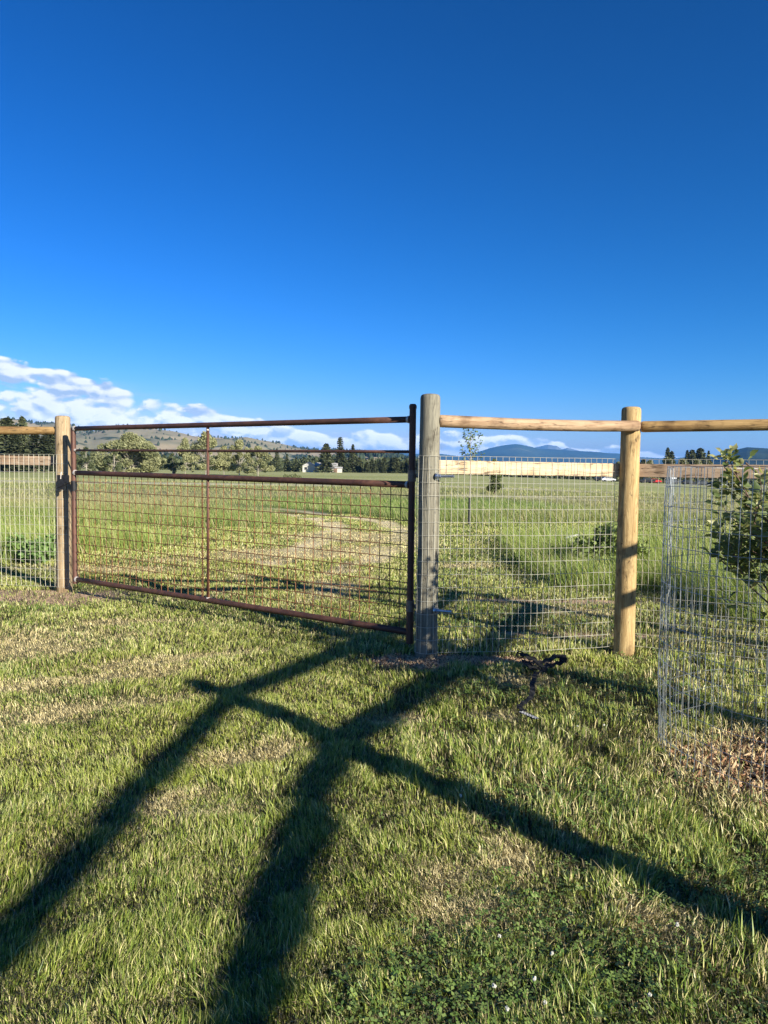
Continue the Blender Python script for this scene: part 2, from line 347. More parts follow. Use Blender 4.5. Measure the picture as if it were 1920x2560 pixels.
# ------------------------------------------------------------------ blades
def blades(name, x, y, h, wd, lean, ldir, col, m, kind='stuff', parent=None, z=None, curl=.5, face=None):
    n_ = len(x); z = gz(x, y) if z is None else z
    fa = rng.uniform(0, math.pi, n_) if face is None else face
    sx_, sy_ = np.cos(fa)*wd*.5, np.sin(fa)*wd*.5; lx, ly = np.cos(ldir)*lean, np.sin(ldir)*lean
    V = np.zeros((n_, 5, 3), np.float32)
    mx, my, mz = x+lx*h*.35, y+ly*h*.35, z+h*.55
    tx, ty = x+lx*h, y+ly*h; tz = z+h*np.sqrt(np.clip(1-(lean*curl*1.6)**2, .05, 1))
    V[:, 0] = np.stack([x-sx_, y-sy_, z-.012], -1); V[:, 1] = np.stack([x+sx_, y+sy_, z-.012], -1)
    V[:, 2] = np.stack([mx+sx_*.85, my+sy_*.85, mz], -1); V[:, 3] = np.stack([mx-sx_*.85, my-sy_*.85, mz], -1)
    V[:, 4] = np.stack([tx, ty, tz], -1)
    b0 = np.arange(n_)[:, None]*5
    return npmesh(name, V.reshape(-1, 3), [b0+np.array([[0, 1, 2, 3]]), b0+np.array([[3, 2, 4]])], m, parent, col=np.repeat(col, 5, 0))
def sample(n0, d0, d1, p, marg=.8, k=.56):
    # density n0*(2/d)^p per m2 over a wedge in front of the gate and well past both sides of the picture
    ds = np.linspace(d0, d1, 400); wdt = 2*(k*ds+marg); pdf = n0*(2/np.maximum(ds, 2))**p*wdt
    N = int((pdf.sum()*(ds[1]-ds[0]))); cdf = np.cumsum(pdf); cdf /= cdf[-1]
    yy = np.interp(rng.random(N), cdf, ds); xx = (rng.random(N)*2-1)*(k*yy+marg); return xx, yy
gmat = leafy('grass_blade', .18, .42)
x, y = sample(41000, 1.0, 24.0, 1.80)
inM = msk(MULCH, x, y); inD = msk(DIRT, x, y); inS = msk(STRAW, x, y); inC = msk(CLOVER, x, y); tl = tall(x, y)
clump = fbm(x*7, y*7, 61, 3); patch = fbm(x*1.1, y*1.1, 63, 4); thin = fbm(x*3.3, y*3.3, 65, 3)
dsr = sst(y, .9, 1.1)*0+1
rightside = sst(x*1.0+.25*(y-2), .25, .9)*(1-sst(y, 6.2, 8))          # ragged clover turf on the right
ln_ = lane(x, y)[0]; inS = np.maximum(inS, ln_)
keep = (rng.random(len(x)) > ln_*.45) & (rng.random(len(x)) > inM*.97) & (rng.random(len(x)) > inD*.9) & (rng.random(len(x)) > inC*.55) & (rng.random(len(x)) > inS*.25*sst(y, 3.8, 4.8)) & (rng.random(len(x)) > rightside*.55*sst(-thin, -.58, -.42)+rightside*.15) & (rng.random(len(x)) > .6*sst(-fbm(x*6.5, y*6.5, 64, 3), -.47, -.36)) & (rng.random(len(x)) > sst(tl, .3, .9)*.5)
x, y, inS, clump, patch, thin, tl, rs_, inM, inD = [a[keep] for a in (x, y, inS, clump, patch, thin, tl, rightside, inM, inD)]
N = len(x)
ldir = fbm(x*.8, y*.8, 67, 3)*12+fbm(x*9, y*9, 68, 2)*5+rng.normal(0, 1.0, N)
h = .92*(.016+.038*sst(clump, .25, .75)+.014*patch)*(1+.35*rng.random(N)**2)*(1-.35*inS)*(1-.15*sst(y, 4, 9))
longer = rng.random(N) < .012+.02*rs_; h = np.where(longer, h*1.7, h); h *= 1+rs_*.18
wd = (.0022+.0026*rng.random(N)**1.5)*np.maximum(1, (y/2.9)**.64)*(1+.35*rs_)
lean = np.clip(.05+.75*rng.random(N)**1.3+.35*inS+.2*(patch-.5), .1, 1.0)
col = field_col(x, y); u = rng.random(N)[:, None]; v = rng.random(N)[:, None]
g1 = np.array([.12, .20, .032]); g2 = np.array([.39, .425, .088]); g3 = np.array([.53, .51, .21])
t = np.clip(patch*1.3-.15+(u-.5)*.9, 0, 1)[..., None] if patch.ndim > 1 else np.clip(patch[:, None]*1.3-.15+(u-.5)*.9, 0, 1)
col = g1*(1-t)+g2*t; col = np.where(v < .20+.10*sst(y, 3.2, 7)[:, None], g3, col)
ps = np.clip(inS*.9*np.maximum(sst(y, 3.8, 5.)*.85, sst(fbm(x*5, y*5, 72, 3), .28, .60))+.06+.10*sst(fbm(x*2.2, y*2.2, 69, 3), .52, .68)+.18*rs_*sst(fbm(x*1.7, y*1.7, 70, 3), .5, .62), 0, 1)[:, None]
col = np.where(rng.random((N, 1)) < ps, STR*1.2*(.7+.5*u), col)
lawn = blades('lawn_grass', x, y, h, wd, lean, ldir, col, gmat)
tag(lawn, 'short mown green lawn with straw coloured blades around the gate', 'grass', kind='stuff')
# flat dead thatch; shade of the gaps between blades darkens its colour outside straw
x, y = sample(8000, 1.0, 12.0, 1.95); kp = rng.random(len(x)) > msk(MULCH, x, y)*.95; x, y = x[kp], y[kp]; N = len(x)
th_ = blades('thatch', x, y, .025+.035*rng.random(N), (.0018+.0018*rng.random(N))*np.maximum(1, (y/2.8)**.75), rng.uniform(.85, 1.1, N), rng.uniform(0, 6.3, N), np.where(rng.random((N, 1)) < .55, STR*.95, np.array([.12, .12, .045]))*(.35+.6*rng.random((N, 1)))*(.75+.6*msk(STRAW, x, y)[:, None]), gmat, z=gz(x, y)+.004+.012*rng.random(N), curl=.62)
tag(th_, 'dead thatch and clippings lying between the grass blades', 'thatch', kind='stuff')
# taller uncut grass and meadow
mmat = leafy('meadow_blade', .35, .55)
x, y = sample(20000, 6.3, 34, 2.0, 1.2); tl = tall(x, y)
kp = rng.random(len(x)) < sst(tl, .35, .8); x, y = x[kp], y[kp]; N = len(x)
x2, y2 = sample(15000, 21, 75, 2.15, 1.5); tl2 = tall(x2, y2); tr2 = track(x2, y2); kp = (rng.random(len(x2)) < tl2*(1-tr2)); x = np.concatenate([x, x2[kp]]); y = np.concatenate([y, y2[kp]]); N = len(x)
cl = fbm(x*2.2, y*2.2, 71, 3); pa = fbm(x*.3, y*.5, 73, 3)
h = (.12+.26*cl+.14*pa)*(.6+.7*rng.random(N)); h = h*(1-.45*sst(y, 22, 30))*(.35+.65*sst(tall(x, y), .3, 1.))*(1+.5*msk(BRIGHT, x, y)*(1-sst(y, 18, 22)))
wd = (.0035+.003*rng.random(N))*np.maximum(1, (y/9)**.75); lean = .2+.5*rng.random(N); ldir = 2.6+rng.normal(0, .9, N)+2*(pa-.5)
fc = field_col(x, y); u = rng.random((N, 1)); v = rng.random((N, 1))
br = msk(BRIGHT, x, y)[:, None]
tallg = np.array([.18, .28, .04]); tg2 = np.array([.38, .44, .12])
c = fc*(.85+.7*u); c = np.where(rng.random((N, 1)) < .12+.7*br*(1-sst(y, 20, 22)[:, None])+.45*(1-sst(y, 18, 22)[:, None]), tallg*(1-u)+tg2*u, c)
c = np.where(v < .10, STR*1.1, c)
mg = blades('meadow_grass', x, y, h, wd, lean, ldir, c, mmat); tag(mg, 'tall uncut meadow grass growing beyond the fence and gate', 'grass', kind='stuff')
# clover leaves
cmat = leafy('clover_leaf', .25, .5)
x, y = sample(12000, 1.2, 9, 1.9); ic = np.maximum(msk(CLOVER, x, y)*.9, .22*sst(x*1.0+.25*(y-2), .15, .8)*sst(fbm(x*2.5, y*2.5, 81, 3), .45, .6)); ic = ic*(1-msk(MULCH, x, y))*(1-msk(DIRT, x, y))
kp = rng.random(len(x)) < ic*.45; x, y = x[kp], y[kp]; N = len(x)
V = []; FF = []; z = gz(x, y)+.018+.03*rng.random(N); r = (.0055+.0035*rng.random(N))*np.maximum(1, (y/3.)**.6)
a0 = rng.uniform(0, 6.28, N); tl_ = rng.normal(0, .35, (N, 2))
VV = np.zeros((N, 3, 4, 3)); 
for k3 in range(3):
    a = a0+k3*2.094; dx, dy = np.cos(a), np.sin(a); px_, py_ = -dy, dx
    for vi, (q, s_) in enumerate(((0.05, 0), (1.1, .62), (1.75, 0), (1.1, -.62))):
        vx = (dx*q+px_*s_)*r; vy = (dy*q+py_*s_)*r
        VV[:, k3, vi] = np.stack([x+vx, y+vy, z+vx*tl_[:, 0]+vy*tl_[:, 1]+(abs(s_) > 0)*r*.15], -1)
b0 = np.arange(N*3)[:, None]*4; u = rng.random((N, 1))
cc = np.array([.09, .17, .035])*(1-u)+np.array([.24, .32, .09])*u
clv = npmesh('clover', VV.reshape(-1, 3), [b0+np.array([[0, 1, 2, 3]])], cmat, col=np.repeat(cc, 12, 0)); tag(clv, 'low clover leaves mixed into the lawn', 'ground cover', kind='stuff')
fmat = simple('clover_bloom', (.48, .47, .40), .8, 0, .12, 300, .3); stemm = simple('clover_stem', (.14, .22, .06), .6)
FLW = [(1377, 2372), (1359, 2501), (1232, 2457), (1264, 2515), (1246, 2330), (1333, 2439), (1508, 1812), (1442, 1816), (1150, 1985), (1690, 2310), (1620, 2490)]
FLB = ['white clover bloom left of the darkest clover patch near the bottom edge', 'white clover bloom lowest in the middle of the near clover patch', 'white clover bloom at the left side of the near clover patch', 'white clover bloom at the bottom edge, left of the lowest middle one', 'white clover bloom standing apart above the near clover patch', 'white clover bloom in the centre of the near clover patch',
       'white clover bloom in the grass below the wire cage corner', 'white clover bloom between the dog leash and the wire cage', 'white clover bloom on the long diagonal shadow', 'white clover bloom far right, below the bark chips', 'white clover bloom near the bottom right corner']
def floret():
    bm = bmesh.new(); bmesh.ops.create_icosphere(bm, subdivisions=2, radius=.0065)
    for i, vv in enumerate(bm.verts): vv.co *= (1.18 if i % 3 == 0 else .82); vv.co.z *= .9
    me = bpy.data.meshes.new('bloom'); bm.to_mesh(me); bm.free(); me.materials.append(fmat); return me
fme = floret(); sme = None
for i, (a, b_) in enumerate(FLW):
    X0, Y0 = gp(a, b_, .05); z0 = float(gz(X0, Y0))
    r0 = root('clover_flower', (X0, Y0, z0), FLB[i], 'flower', 'white clover flowers in the lawn')
    o = link(bpy.data.objects.new('bloom', fme), r0); o.location = (.004, 0, .056); o.rotation_euler = (i, i*2, i)
    if sme is None: s0 = MB().tube([(0, 0, 0), (.001, 0, .03), (.004, 0, .052)], .0009, 5).build('stem', stemm, r0); sme = s0.data
    else: link(bpy.data.objects.new('stem', sme), r0)
# bark chips
chm = leafy('wood_chip', .0, .8, spec=.2)
N = 9000; x = rng.uniform(.8, 3.2, N); y = rng.uniform(2.6, 4.6, N); a = rng.random(N) < msk(MULCH[:1], x, y)
x2 = rng.uniform(-.4, 1.6, 9000); y2 = rng.uniform(5.2, 6.1, 9000); a2 = rng.random(9000) < msk(MULCH[1:], x2, y2)
big = np.concatenate([np.ones(a.sum()), np.full(a2.sum(), .55)]); x = np.concatenate([x[a], x2[a2]]); y = np.concatenate([y[a], y2[a2]]); N = len(x)
l = (.018+.03*rng.random(N))*big; wd = (.006+.010*rng.random(N))*big; th = .004*np.ones(N); z = gz(x, y)+.004+.018*rng.random(N)*big; an = rng.uniform(0, 6.28, N); ti = rng.normal(0, .75, N); t2 = rng.normal(0, .7, N)
V = np.zeros((N, 8, 3)); i = 0
for sx_ in (-1, 1):
    for sy_ in (-1, 1):
        for sz_ in (-1, 1):
            lx = sx_*l*.5; ly = sy_*wd*.5*(1-.3*(sx_ > 0)); lz = sz_*th*.5+lx*ti+ly*t2
            V[:, i] = np.stack([x+lx*np.cos(an)-ly*np.sin(an), y+lx*np.sin(an)+ly*np.cos(an), z+lz], -1); i += 1
q6 = np.array([(0, 1, 3, 2), (4, 6, 7, 5), (0, 4, 5, 1), (2, 3, 7, 6), (0, 2, 6, 4), (1, 5, 7, 3)])
u = rng.random((N, 1)); cc = np.where(rng.random((N, 1)) < np.where(big < .9, .8, .42)[:, None], np.array([.60, .43, .26]), np.array([.29, .16, .09]))*(.7+.6*u)
mu = npmesh('wood_chips', V.reshape(-1, 3), [(np.arange(N)[:, None, None]*8+q6[None]).reshape(-1, 4)], chm, col=np.repeat(cc, 8, 0))
tag(mu, 'brown bark chips on the bare soil around the shrub and the gate post', 'mulch', kind='stuff')
# dead straw stubble round the chips
x = rng.uniform(1.0, 3.0, 11000); y = rng.uniform(2.6, 4.7, 11000); rr = np.hypot((x-2.25)/.85, (y-3.55)/.8); kp = (rng.random(11000) < np.exp(-((rr-.85)/.22)**2)+.22*(rr < .9)) ; x, y = x[kp], y[kp]; N = len(x)
st = blades('dead_grass', x, y, .03+.06*rng.random(N), .003+.002*rng.random(N), .4+.5*rng.random(N), rng.uniform(0, 6.3, N), STR*1.35*(.7+.6*rng.random((N, 1))), gmat)
tag(st, 'pale dead grass stubble at the rim of the bark chips', 'dead grass', kind='stuff')

# ------------------------------------------------------------------ wood
def woodmat(name, c1, c2, c3, axis_='z', knots=True, bump=.5):
    m, n, b = mat(name); b.inputs['Roughness'].default_value = .78; b.inputs['Specular IOR Level'].default_value = .25
    tcn = n.node('ShaderNodeTexCoord').outputs['Object']
    v = n.vmul(tcn, (1, 1, .10) if axis_ == 'z' else (.10, 1, 1))
    q = n.noise(v, 42, 7, .72, .4); r = n.noise(v, 9, 5, .6, .8); bl = n.noise(tcn, 7, 4, .6); crk = n.noise(v, 24, 3, .5, .3)
    c = n.mix(n.ss(q, .35, .68), c1, c2); c = n.mix(n.ss(r, .48, .72, 0, .75), c, c3); c = n.mix(n.ss(bl, .50, .70, 0, .6), c, tuple(x_*.6 for x_ in c3))
    ck = n.ss(n.math('ABSOLUTE', n.math('SUBTRACT', crk, .5)), .0, .022); c = n.mix(n.math('MULTIPLY', n.math('SUBTRACT', 1., ck), n.ss(bl, .45, .55, 0., .75)), c, (.035, .025, .018))
    if knots:
        vo = n.node('ShaderNodeTexVoronoi', feature='F1'); vo.inputs['Scale'].default_value = 5.5; n.put(vo.inputs['Vector'], n.vmul(tcn, (1, 1, .55) if axis_ == 'z' else (.55, 1, 1)))
        kn = n.ss(vo.outputs['Distance'], .10, .04); c = n.mix(n.math('MULTIPLY', kn, .8), c, tuple(x_*.35 for x_ in c3))
    n.put(b.inputs['Base Color'], c)
    bn = n.node('ShaderNodeBump'); bn.inputs['Strength'].default_value = bump; bn.inputs['Distance'].default_value = .006
    n.put(bn.inputs['Height'], n.math('MULTIPLY_ADD', ck, .6, n.math('MULTIPLY_ADD', r, .8, q))); n.l.new(bn.outputs[0], b.inputs['Normal'])
    return m
W_GREY = woodmat('weathered_green_pine', (.155, .145, .11), (.275, .255, .19), (.10, .085, .06))
W_YEL = woodmat('treated_yellow_pine', (.33, .215, .09), (.54, .395, .185), (.19, .115, .05))
W_TAN = woodmat('tan_pine', (.28, .20, .11), (.46, .35, .21), (.18, .12, .065))
W_RAIL = woodmat('peeled_rail', (.38, .25, .145), (.56, .40, .25), (.24, .14, .075), 'x')
W_RAILG = woodmat('golden_rail', (.33, .20, .075), (.50, .33, .14), (.19, .10, .038), 'x')
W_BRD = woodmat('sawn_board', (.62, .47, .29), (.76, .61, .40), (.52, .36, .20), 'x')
W_BRD2 = woodmat('brown_board', (.34, .24, .16), (.42, .31, .21), (.27, .18, .11), 'x')  # darker copy of the sawn board, shade put into its brown
def post(base, toph, r0, r1, m, parent, seed, label=None, lean=(0, 0)):
    me = bpy.data.meshes.new('post'); V = []; Fc = []; k = 28; zs = list(np.linspace(-.25, toph-.035, 26))+[toph-.018, toph-.006, toph]
    for i, z in enumerate(zs):
        t = max(0, z)/toph; r = r0*(1-t)+r1*t
        if i >= 26: r *= (.965, .86, .62)[i-26]
        for j in range(k):
            a = 2*math.pi*j/k; rr = r*(1+.045*(float(fbm(np.array(math.cos(a)*1.2+seed), np.array(z*2.1+math.sin(a)), seed, 3))-.5)*2)
            V.append((math.cos(a)*rr+lean[0]*t, math.sin(a)*rr+lean[1]*t, z))
    for i in range(len(zs)-1):
        for j in range(k): Fc.append((i*k+j, i*k+(j+1) % k, (i+1)*k+(j+1) % k, (i+1)*k+j))
    Fc.append(tuple((len(zs)-1)*k+j for j in range(k)))
    me.from_pydata(V, [], Fc); me.shade_smooth(); me.materials.append(m)
    o = bpy.data.objects.new('post', me); link(o, parent); o.location = base
    if label: o['label'] = label
    return o
def rail(a, b, r0, r1, m, parent, seed=1, label=None):
    a, b = Vector(a), Vector(b); L = (b-a).length; me = bpy.data.meshes.new('top_rail'); V = []; Fc = []; k = 20; nseg = 24
    xs = [0, .006]+list(np.linspace(.02, L-.02, nseg))+[L-.006, L]
    for i, x_ in enumerate(xs):
        t = x_/L; r = r0*(1-t)+r1*t
        if i in (0, len(xs)-1): r *= .86
        elif i in (1, len(xs)-2): r *= .95
        bow = .012*math.sin(t*math.pi)*math.sin(seed*1.7)
        for j in range(k):
            q = 2*math.pi*j/k; rr = r*(1+.07*(float(fbm(np.array(x_*3+seed*5), np.array(math.cos(q)*1.1+math.sin(q)), seed, 3))-.5))
            V.append((x_, math.cos(q)*rr, math.sin(q)*rr+bow))
    for i in range(len(xs)-1):
        for j in range(k): Fc.append((i*k+j, (i+1)*k+j, (i+1)*k+(j+1) % k, i*k+(j+1) % k))
    Fc.append(tuple(range(k))); Fc.append(tuple((len(xs)-1)*k+j for j in range(k))[::-1])
    me.from_pydata(V, [], Fc); me.shade_smooth(); me.materials.append(m); o = bpy.data.objects.new('top_rail', me); link(o, parent)
    o.location = a; o.rotation_euler = (b-a).to_track_quat('X', 'Z').to_euler()
    if label: o['label'] = label
    return o
def board(a, b, m, parent, h=.108, t=.036, label=None):
    a, b = Vector(a), Vector(b); L = (b-a).length
    o = MB().box((L/2, 0, 0), (L, t, h)).build('rail_board', m, parent, bevel=.003); o.location = a; o.rotation_euler = (b-a).to_track_quat('X', 'Z').to_euler()
    if label: o['label'] = label
    return o
galv = simple('galvanised_wire', (.56, .54, .44), .5, .25, .12, 60); galv2 = simple('dull_galvanised_wire', (.40, .43, .44), .40, .7, .2, 60)
def wires(name, path, z0, z1, sv, sh, r, m, parent, seed=1, wob=.004, k=4, closed=False, stub=.0):
    """welded wire sheet along a ground path"""
    P = [Vector((p[0], p[1], 0)) for p in path]; cum = [0]
    for i in range(1, len(P)): cum.append(cum[-1]+(P[i]-P[i-1]).length)
    def pt(s_):
        s_ = min(max(s_, 0), cum[-1]-1e-6); i = max(j for j in range(len(cum)-1) if cum[j] <= s_); f = (s_-cum[i])/(cum[i+1]-cum[i]); return P[i].lerp(P[i+1], f), (P[i+1]-P[i]).normalized()
    mb = MB(); rd = random.Random(seed); n_ = int(cum[-1]/sv); nh = int(round((z1-z0)/sh)); zs = [z1-i*sh for i in range(nh+1)]
    def disp(s_, z, t):
        nrm = Vector((-t.y, t.x, 0)); a = (vn(np.array(s_*2.3), np.array(z*2.3), seed)-.5); b_ = (vn(np.array(s_*9), np.array(z*6), seed+3)-.5)
        return nrm*float(a*wob*4+b_*wob)+t*float(b_*wob*1.6)+Vector((0, 0, float(vn(np.array(s_*5), np.array(z*3), seed+7)-.5)*wob*1.2))
    for i in range(n_+1):
        s_ = i*sv; p, t = pt(s_); mb.tube([p+Vector((0, 0, z))+disp(s_, z, t) for z in zs]+([p+Vector((0, 0, zs[-1]-stub))] if stub else []), r, k, False)
    for z in zs:
        pts = []
        for i in range(n_+1): p, t = pt(i*sv); nrm = Vector((-t.y, t.x, 0)); pts.append(p+Vector((0, 0, z))+disp(i*sv, z, t)-nrm*r*1.2)
        mb.tube(pts, r*.8, k, False)
    return mb.build(name, m, parent)

CP = Vector((.354, 5.86, 0)); RP = Vector((2.015, 6.10, 0)); MP = Vector((4.62, 5.06, 0)); KP = Vector((3.58, 2.97, 0)); QP = Vector((2.55, 1.01, 0)); BP = Vector((2.34, -2.2, 0)); BP2 = Vector((2.18, -4.6, 0))
fr = root('fence', (0, 0, 0), 'wooden post and rail fence with welded wire mesh, running right from the gate hinge post', 'fence')
bolt_m = simple('zinc_bolt', (.55, .60, .66), .3, .9, .1, 80)
posts = {}
for nm, P, hh, m_, lb, r_ in (('c', CP, 2.09, W_GREY, 'grey green weathered round post holding the gate hinges', .0845), ('r', RP, 2.03, W_YEL, 'golden yellow round post banded by two slanting shadows', .083), ('m', MP, 2.14, W_TAN, None, .08), ('k', KP, 2.05, W_TAN, None, .08), ('q', QP, 2.06, W_TAN, None, .098), ('b', BP, 2.05, W_TAN, None, .08), ('b2', BP2, 2.05, W_TAN, None, .08)):
    posts[nm] = post(P, hh, r_*1.03, r_*.93, m_, fr, ord(nm[0]) % 13+len(nm), lb)
rail(CP+Vector((.07, 0, 1.882)), RP+Vector((.03, -.105, 1.868)), .049, .044, W_RAIL, fr, 3, 'pale brown peeled round rail')
rail(RP+Vector((.075, -.03, 1.868)), MP+Vector((-.05, 0, 1.868)), .045, .045, W_RAILG, fr, 4, 'golden brown round rail')
rail(MP+Vector((-.03, -.07, 1.97)), KP+Vector((.03, .07, 1.89)), .048, .048, W_RAILG, fr, 6)
rail(KP+Vector((-.03, -.07, 1.89)), QP+Vector((.03, .07, 1.89)), .056, .056, W_RAILG, fr, 7)
rail(QP+Vector((0, -.07, 1.89)), BP+Vector((0, .0, 1.89)), .050, .050, W_RAILG, fr, 8)
rail(BP+Vector((0, 0, 1.89)), BP2+Vector((0, .0, 1.89)), .045, .045, W_RAILG, fr, 8)
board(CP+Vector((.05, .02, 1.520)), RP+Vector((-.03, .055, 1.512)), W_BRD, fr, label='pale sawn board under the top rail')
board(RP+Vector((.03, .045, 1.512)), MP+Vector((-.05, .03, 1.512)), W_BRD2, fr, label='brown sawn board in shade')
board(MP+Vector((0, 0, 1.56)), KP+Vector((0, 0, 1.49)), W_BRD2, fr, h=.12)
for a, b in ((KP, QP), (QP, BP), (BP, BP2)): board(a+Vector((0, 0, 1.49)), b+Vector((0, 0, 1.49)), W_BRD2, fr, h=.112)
rr = .092; arc = [(CP.x+rr*math.cos(a), CP.y+rr*math.sin(a)) for a in np.linspace(R_(172), R_(335), 12)]
pathc = arc+[(CP.x+.30, CP.y-.012), (CP.x+.9, CP.y+.045), (1.90, RP.y-.012+.0), (RP.x-.1, RP.y+.025), (RP.x+.1, RP.y+.025), (RP.x*.5+MP.x*.5, RP.y*.5+MP.y*.5+.005), (MP.x, MP.y+.0)]
wires('wire_mesh', pathc, .045, 1.605, .0508, .104, .0019, galv, fr, 5, .004)
def hinge_bolt(z, rz, parent):
    o = MB(); o.tube([(.045, -.062, z), (.185, -.125, z+.002)], .0115, 12); 
    o2 = MB(); o2.tube([(.052, -.066, z), (.064, -.071, z)], .030, 16); o2.tube([(.066, -.072, z), (.084, -.080, z)], .0185, 6)
    s = o.build('hinge_bolt', bolt_m, parent, smooth=False); q = o2.build('washer', bolt_m, parent)
zb1 = at(1100, 1191, 5.78).z; zb2 = at(1092, 1527, 5.78).z
for z_ in (zb1, zb2): hinge_bolt(z_, 0, posts['c'])

# left fence
LP = Vector((-3.79, 8.74, 0)); LL = Vector((-6.2, 9.05, 0)); LL2 = Vector((-8.6, 9.3, 0))
fl = root('fence', (0, 0, 0), 'wooden post and rail fence with welded wire mesh, left of the gate latch', 'fence')
post(LP, 2.075, .092, .084, W_TAN, fl, 12, 'tan round post beside the gate latch'); post(LL, 2.05, .085, .078, W_TAN, fl, 13); post(LL2, 2.05, .085, .078, W_TAN, fl, 14)
rail(LL+Vector((0, 0, 1.885)), LP+Vector((-.05, 0, 1.90)), .05, .047, W_RAILG, fl, 9, 'golden brown round rail'); rail(LL2+Vector((0, 0, 1.88)), LL+Vector((0, 0, 1.88)), .05, .047, W_RAILG, fl, 10)
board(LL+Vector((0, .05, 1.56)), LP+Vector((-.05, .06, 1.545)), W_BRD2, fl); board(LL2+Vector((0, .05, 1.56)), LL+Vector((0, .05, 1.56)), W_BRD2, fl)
rr = .096; arc = [(LP.x+rr*math.cos(a), LP.y+rr*math.sin(a)) for a in np.linspace(R_(215), R_(350), 10)]
wires('wire_mesh', [(LL2.x, LL2.y+.01), (LL.x, LL.y+.0), (LP.x-.4, LP.y-.0)]+arc, .06, 1.62, .0635, .104, .0021, galv, fl, 9, .004)

# ------------------------------------------------------------------ gate
rust = None
def rustmat(name, a, b_, c3, rough=.55, metal=.35):
    m, n, b = mat(name); b.inputs['Roughness'].default_value = rough; b.inputs['Metallic'].default_value = metal
    tcn = n.node('ShaderNodeTexCoord').outputs['Object']; q = n.noise(tcn, 14, 8, .7); r = n.noise(tcn, 90, 4, .6); s_ = n.noise(tcn, 3, 3, .5)
    c = n.mix(n.ss(q, .35, .65), a, b_); c = n.mix(n.ss(n.math('MULTIPLY_ADD', r, .4, n.math('MULTIPLY', s_, .6)), .5, .62, 0, .7), c, c3); n.put(b.inputs['Base Color'], c)
    n.put(b.inputs['Roughness'], n.ss(q, .3, .7, rough-.12, rough+.2))
    bn = n.node('ShaderNodeBump'); bn.inputs['Strength'].default_value = .25; bn.inputs['Distance'].default_value = .003; n.put(bn.inputs['Height'], r); n.l.new(bn.outputs[0], b.inputs['Normal'])
    return m
rust = rustmat('rusty_pipe', (.10, .048, .035), (.155, .072, .048), (.07, .04, .033)); rustw = rustmat('rusty_wire', (.17, .07, .032), (.27, .115, .045), (.10, .045, .025), .8, .1)
rustd = rustmat('dark_pipe', (.045, .03, .026), (.075, .04, .03), (.03, .025, .022), .45); weld = simple('weld_scale', (.55, .50, .45), .6, .3, .3, 60)
blackm = simple('black_latch', (.02, .02, .022), .35, .3, .3, 40)
GR = Vector((.222, 5.98, 0)); GL = Vector((-3.565, 8.50, 0))
gt = root('farm_gate', (.222, 5.98, 0), 'rusty brown pipe farm gate with square wire mesh in its lower part, closed', 'gate')
def G(t, z0, z1=None): z = z0 if z1 is None else z0*(1-t)+z1*t; p = GR.lerp(GL, t); return Vector((p.x, p.y, z))-Vector((.222, 5.98, 0))
MB().tube([G(0, .078), G(0, .40)], .030, 18).tube([G(0, .385), G(0, 1.43)], .0275, 18).tube([G(0, 1.43), G(0, 2.0)], .0275, 18).tube([G(0, 1.985), G(0, 2.008), G(0, 2.022)], [.031, .031, .022], 18).build('hinge_pipe', rust, gt, smooth=False)
MB().tube([G(1, .13), G(1, 1.925)], .029, 18).build('latch_pipe', rust, gt)
for nm, zr, zl, r_ in (('top_pipe', 1.899, 1.915, .0255), ('thin_pipe', 1.640, 1.668, .0125), ('middle_pipe', 1.374, 1.412, .0275), ('bottom_pipe', .170, .182, .0275)):
    MB().tube([G(t_, zr+(zl-zr)*t_) for t_ in np.linspace(.004, .996, 9)], r_, 16).build(nm, rust, gt, smooth=True)
tb = .517
MB().tube([G(tb, .20), G(tb, 1.90)], .0145, 12).build('centre_pipe', rust, gt, smooth=True)
mb = MB(); Lg = (GL-GR).length; nv = int(Lg/.1016); wy = Vector(((GL-GR).y, -(GL-GR).x, 0)).normalized()*(-.0)
rd = random.Random(3)
for i in range(1, nv+1):
    t_ = i*.1016/Lg
    if t_ > .995: break
    mb.tube([G(t_, .18), G(t_, .8)+Vector((rd.uniform(-.003, .003), 0, 0)), G(t_, 1.39)], .0036, 5, False)
z_ = .27
while z_ < 1.36:
    mb.tube([G(t_, z_, z_+.025)+Vector((0, -.0055, rd.uniform(-.002, .002))) for t_ in np.linspace(.003, .997, 24)], .0038, 5, False); z_ += .1016
mb.tube([G(tb+.016, .19), G(tb+.016, 1.39)], .0042, 6, False)
mb.build('wire_mesh', rustw, gt)
for t_, zr, zl, r_ in ((.0, 1.899, 1.915, .03), (1., 1.899, 1.915, .031), (1., 1.64, 1.668, .017), (1., 1.374, 1.412, .033), (1., .170, .182, .033), (0., 1.374, 1.412, .031)):
    s_ = 1 if t_ == 0 else -1; a = G(t_, zr+(zl-zr)*t_); b2 = G(t_+s_*.0085, zr+(zl-zr)*t_); c_ = G(t_+s_*.011, zr+(zl-zr)*t_)
    MB().tube([a.lerp(b2, .75), c_], [r_*1.06, r_*.92], 14).build('weld_bead', weld, gt)
for z_, r_ in ((.20, .022), (1.395, .022), (1.86, .018)): MB().tube([G(tb, z_-.006), G(tb, z_+.006)], r_, 12).build('weld_bead', weld, gt)
hgm = rustmat('worn_hinge', (.16, .11, .09), (.26, .21, .18), (.10, .06, .05), .4, .6)
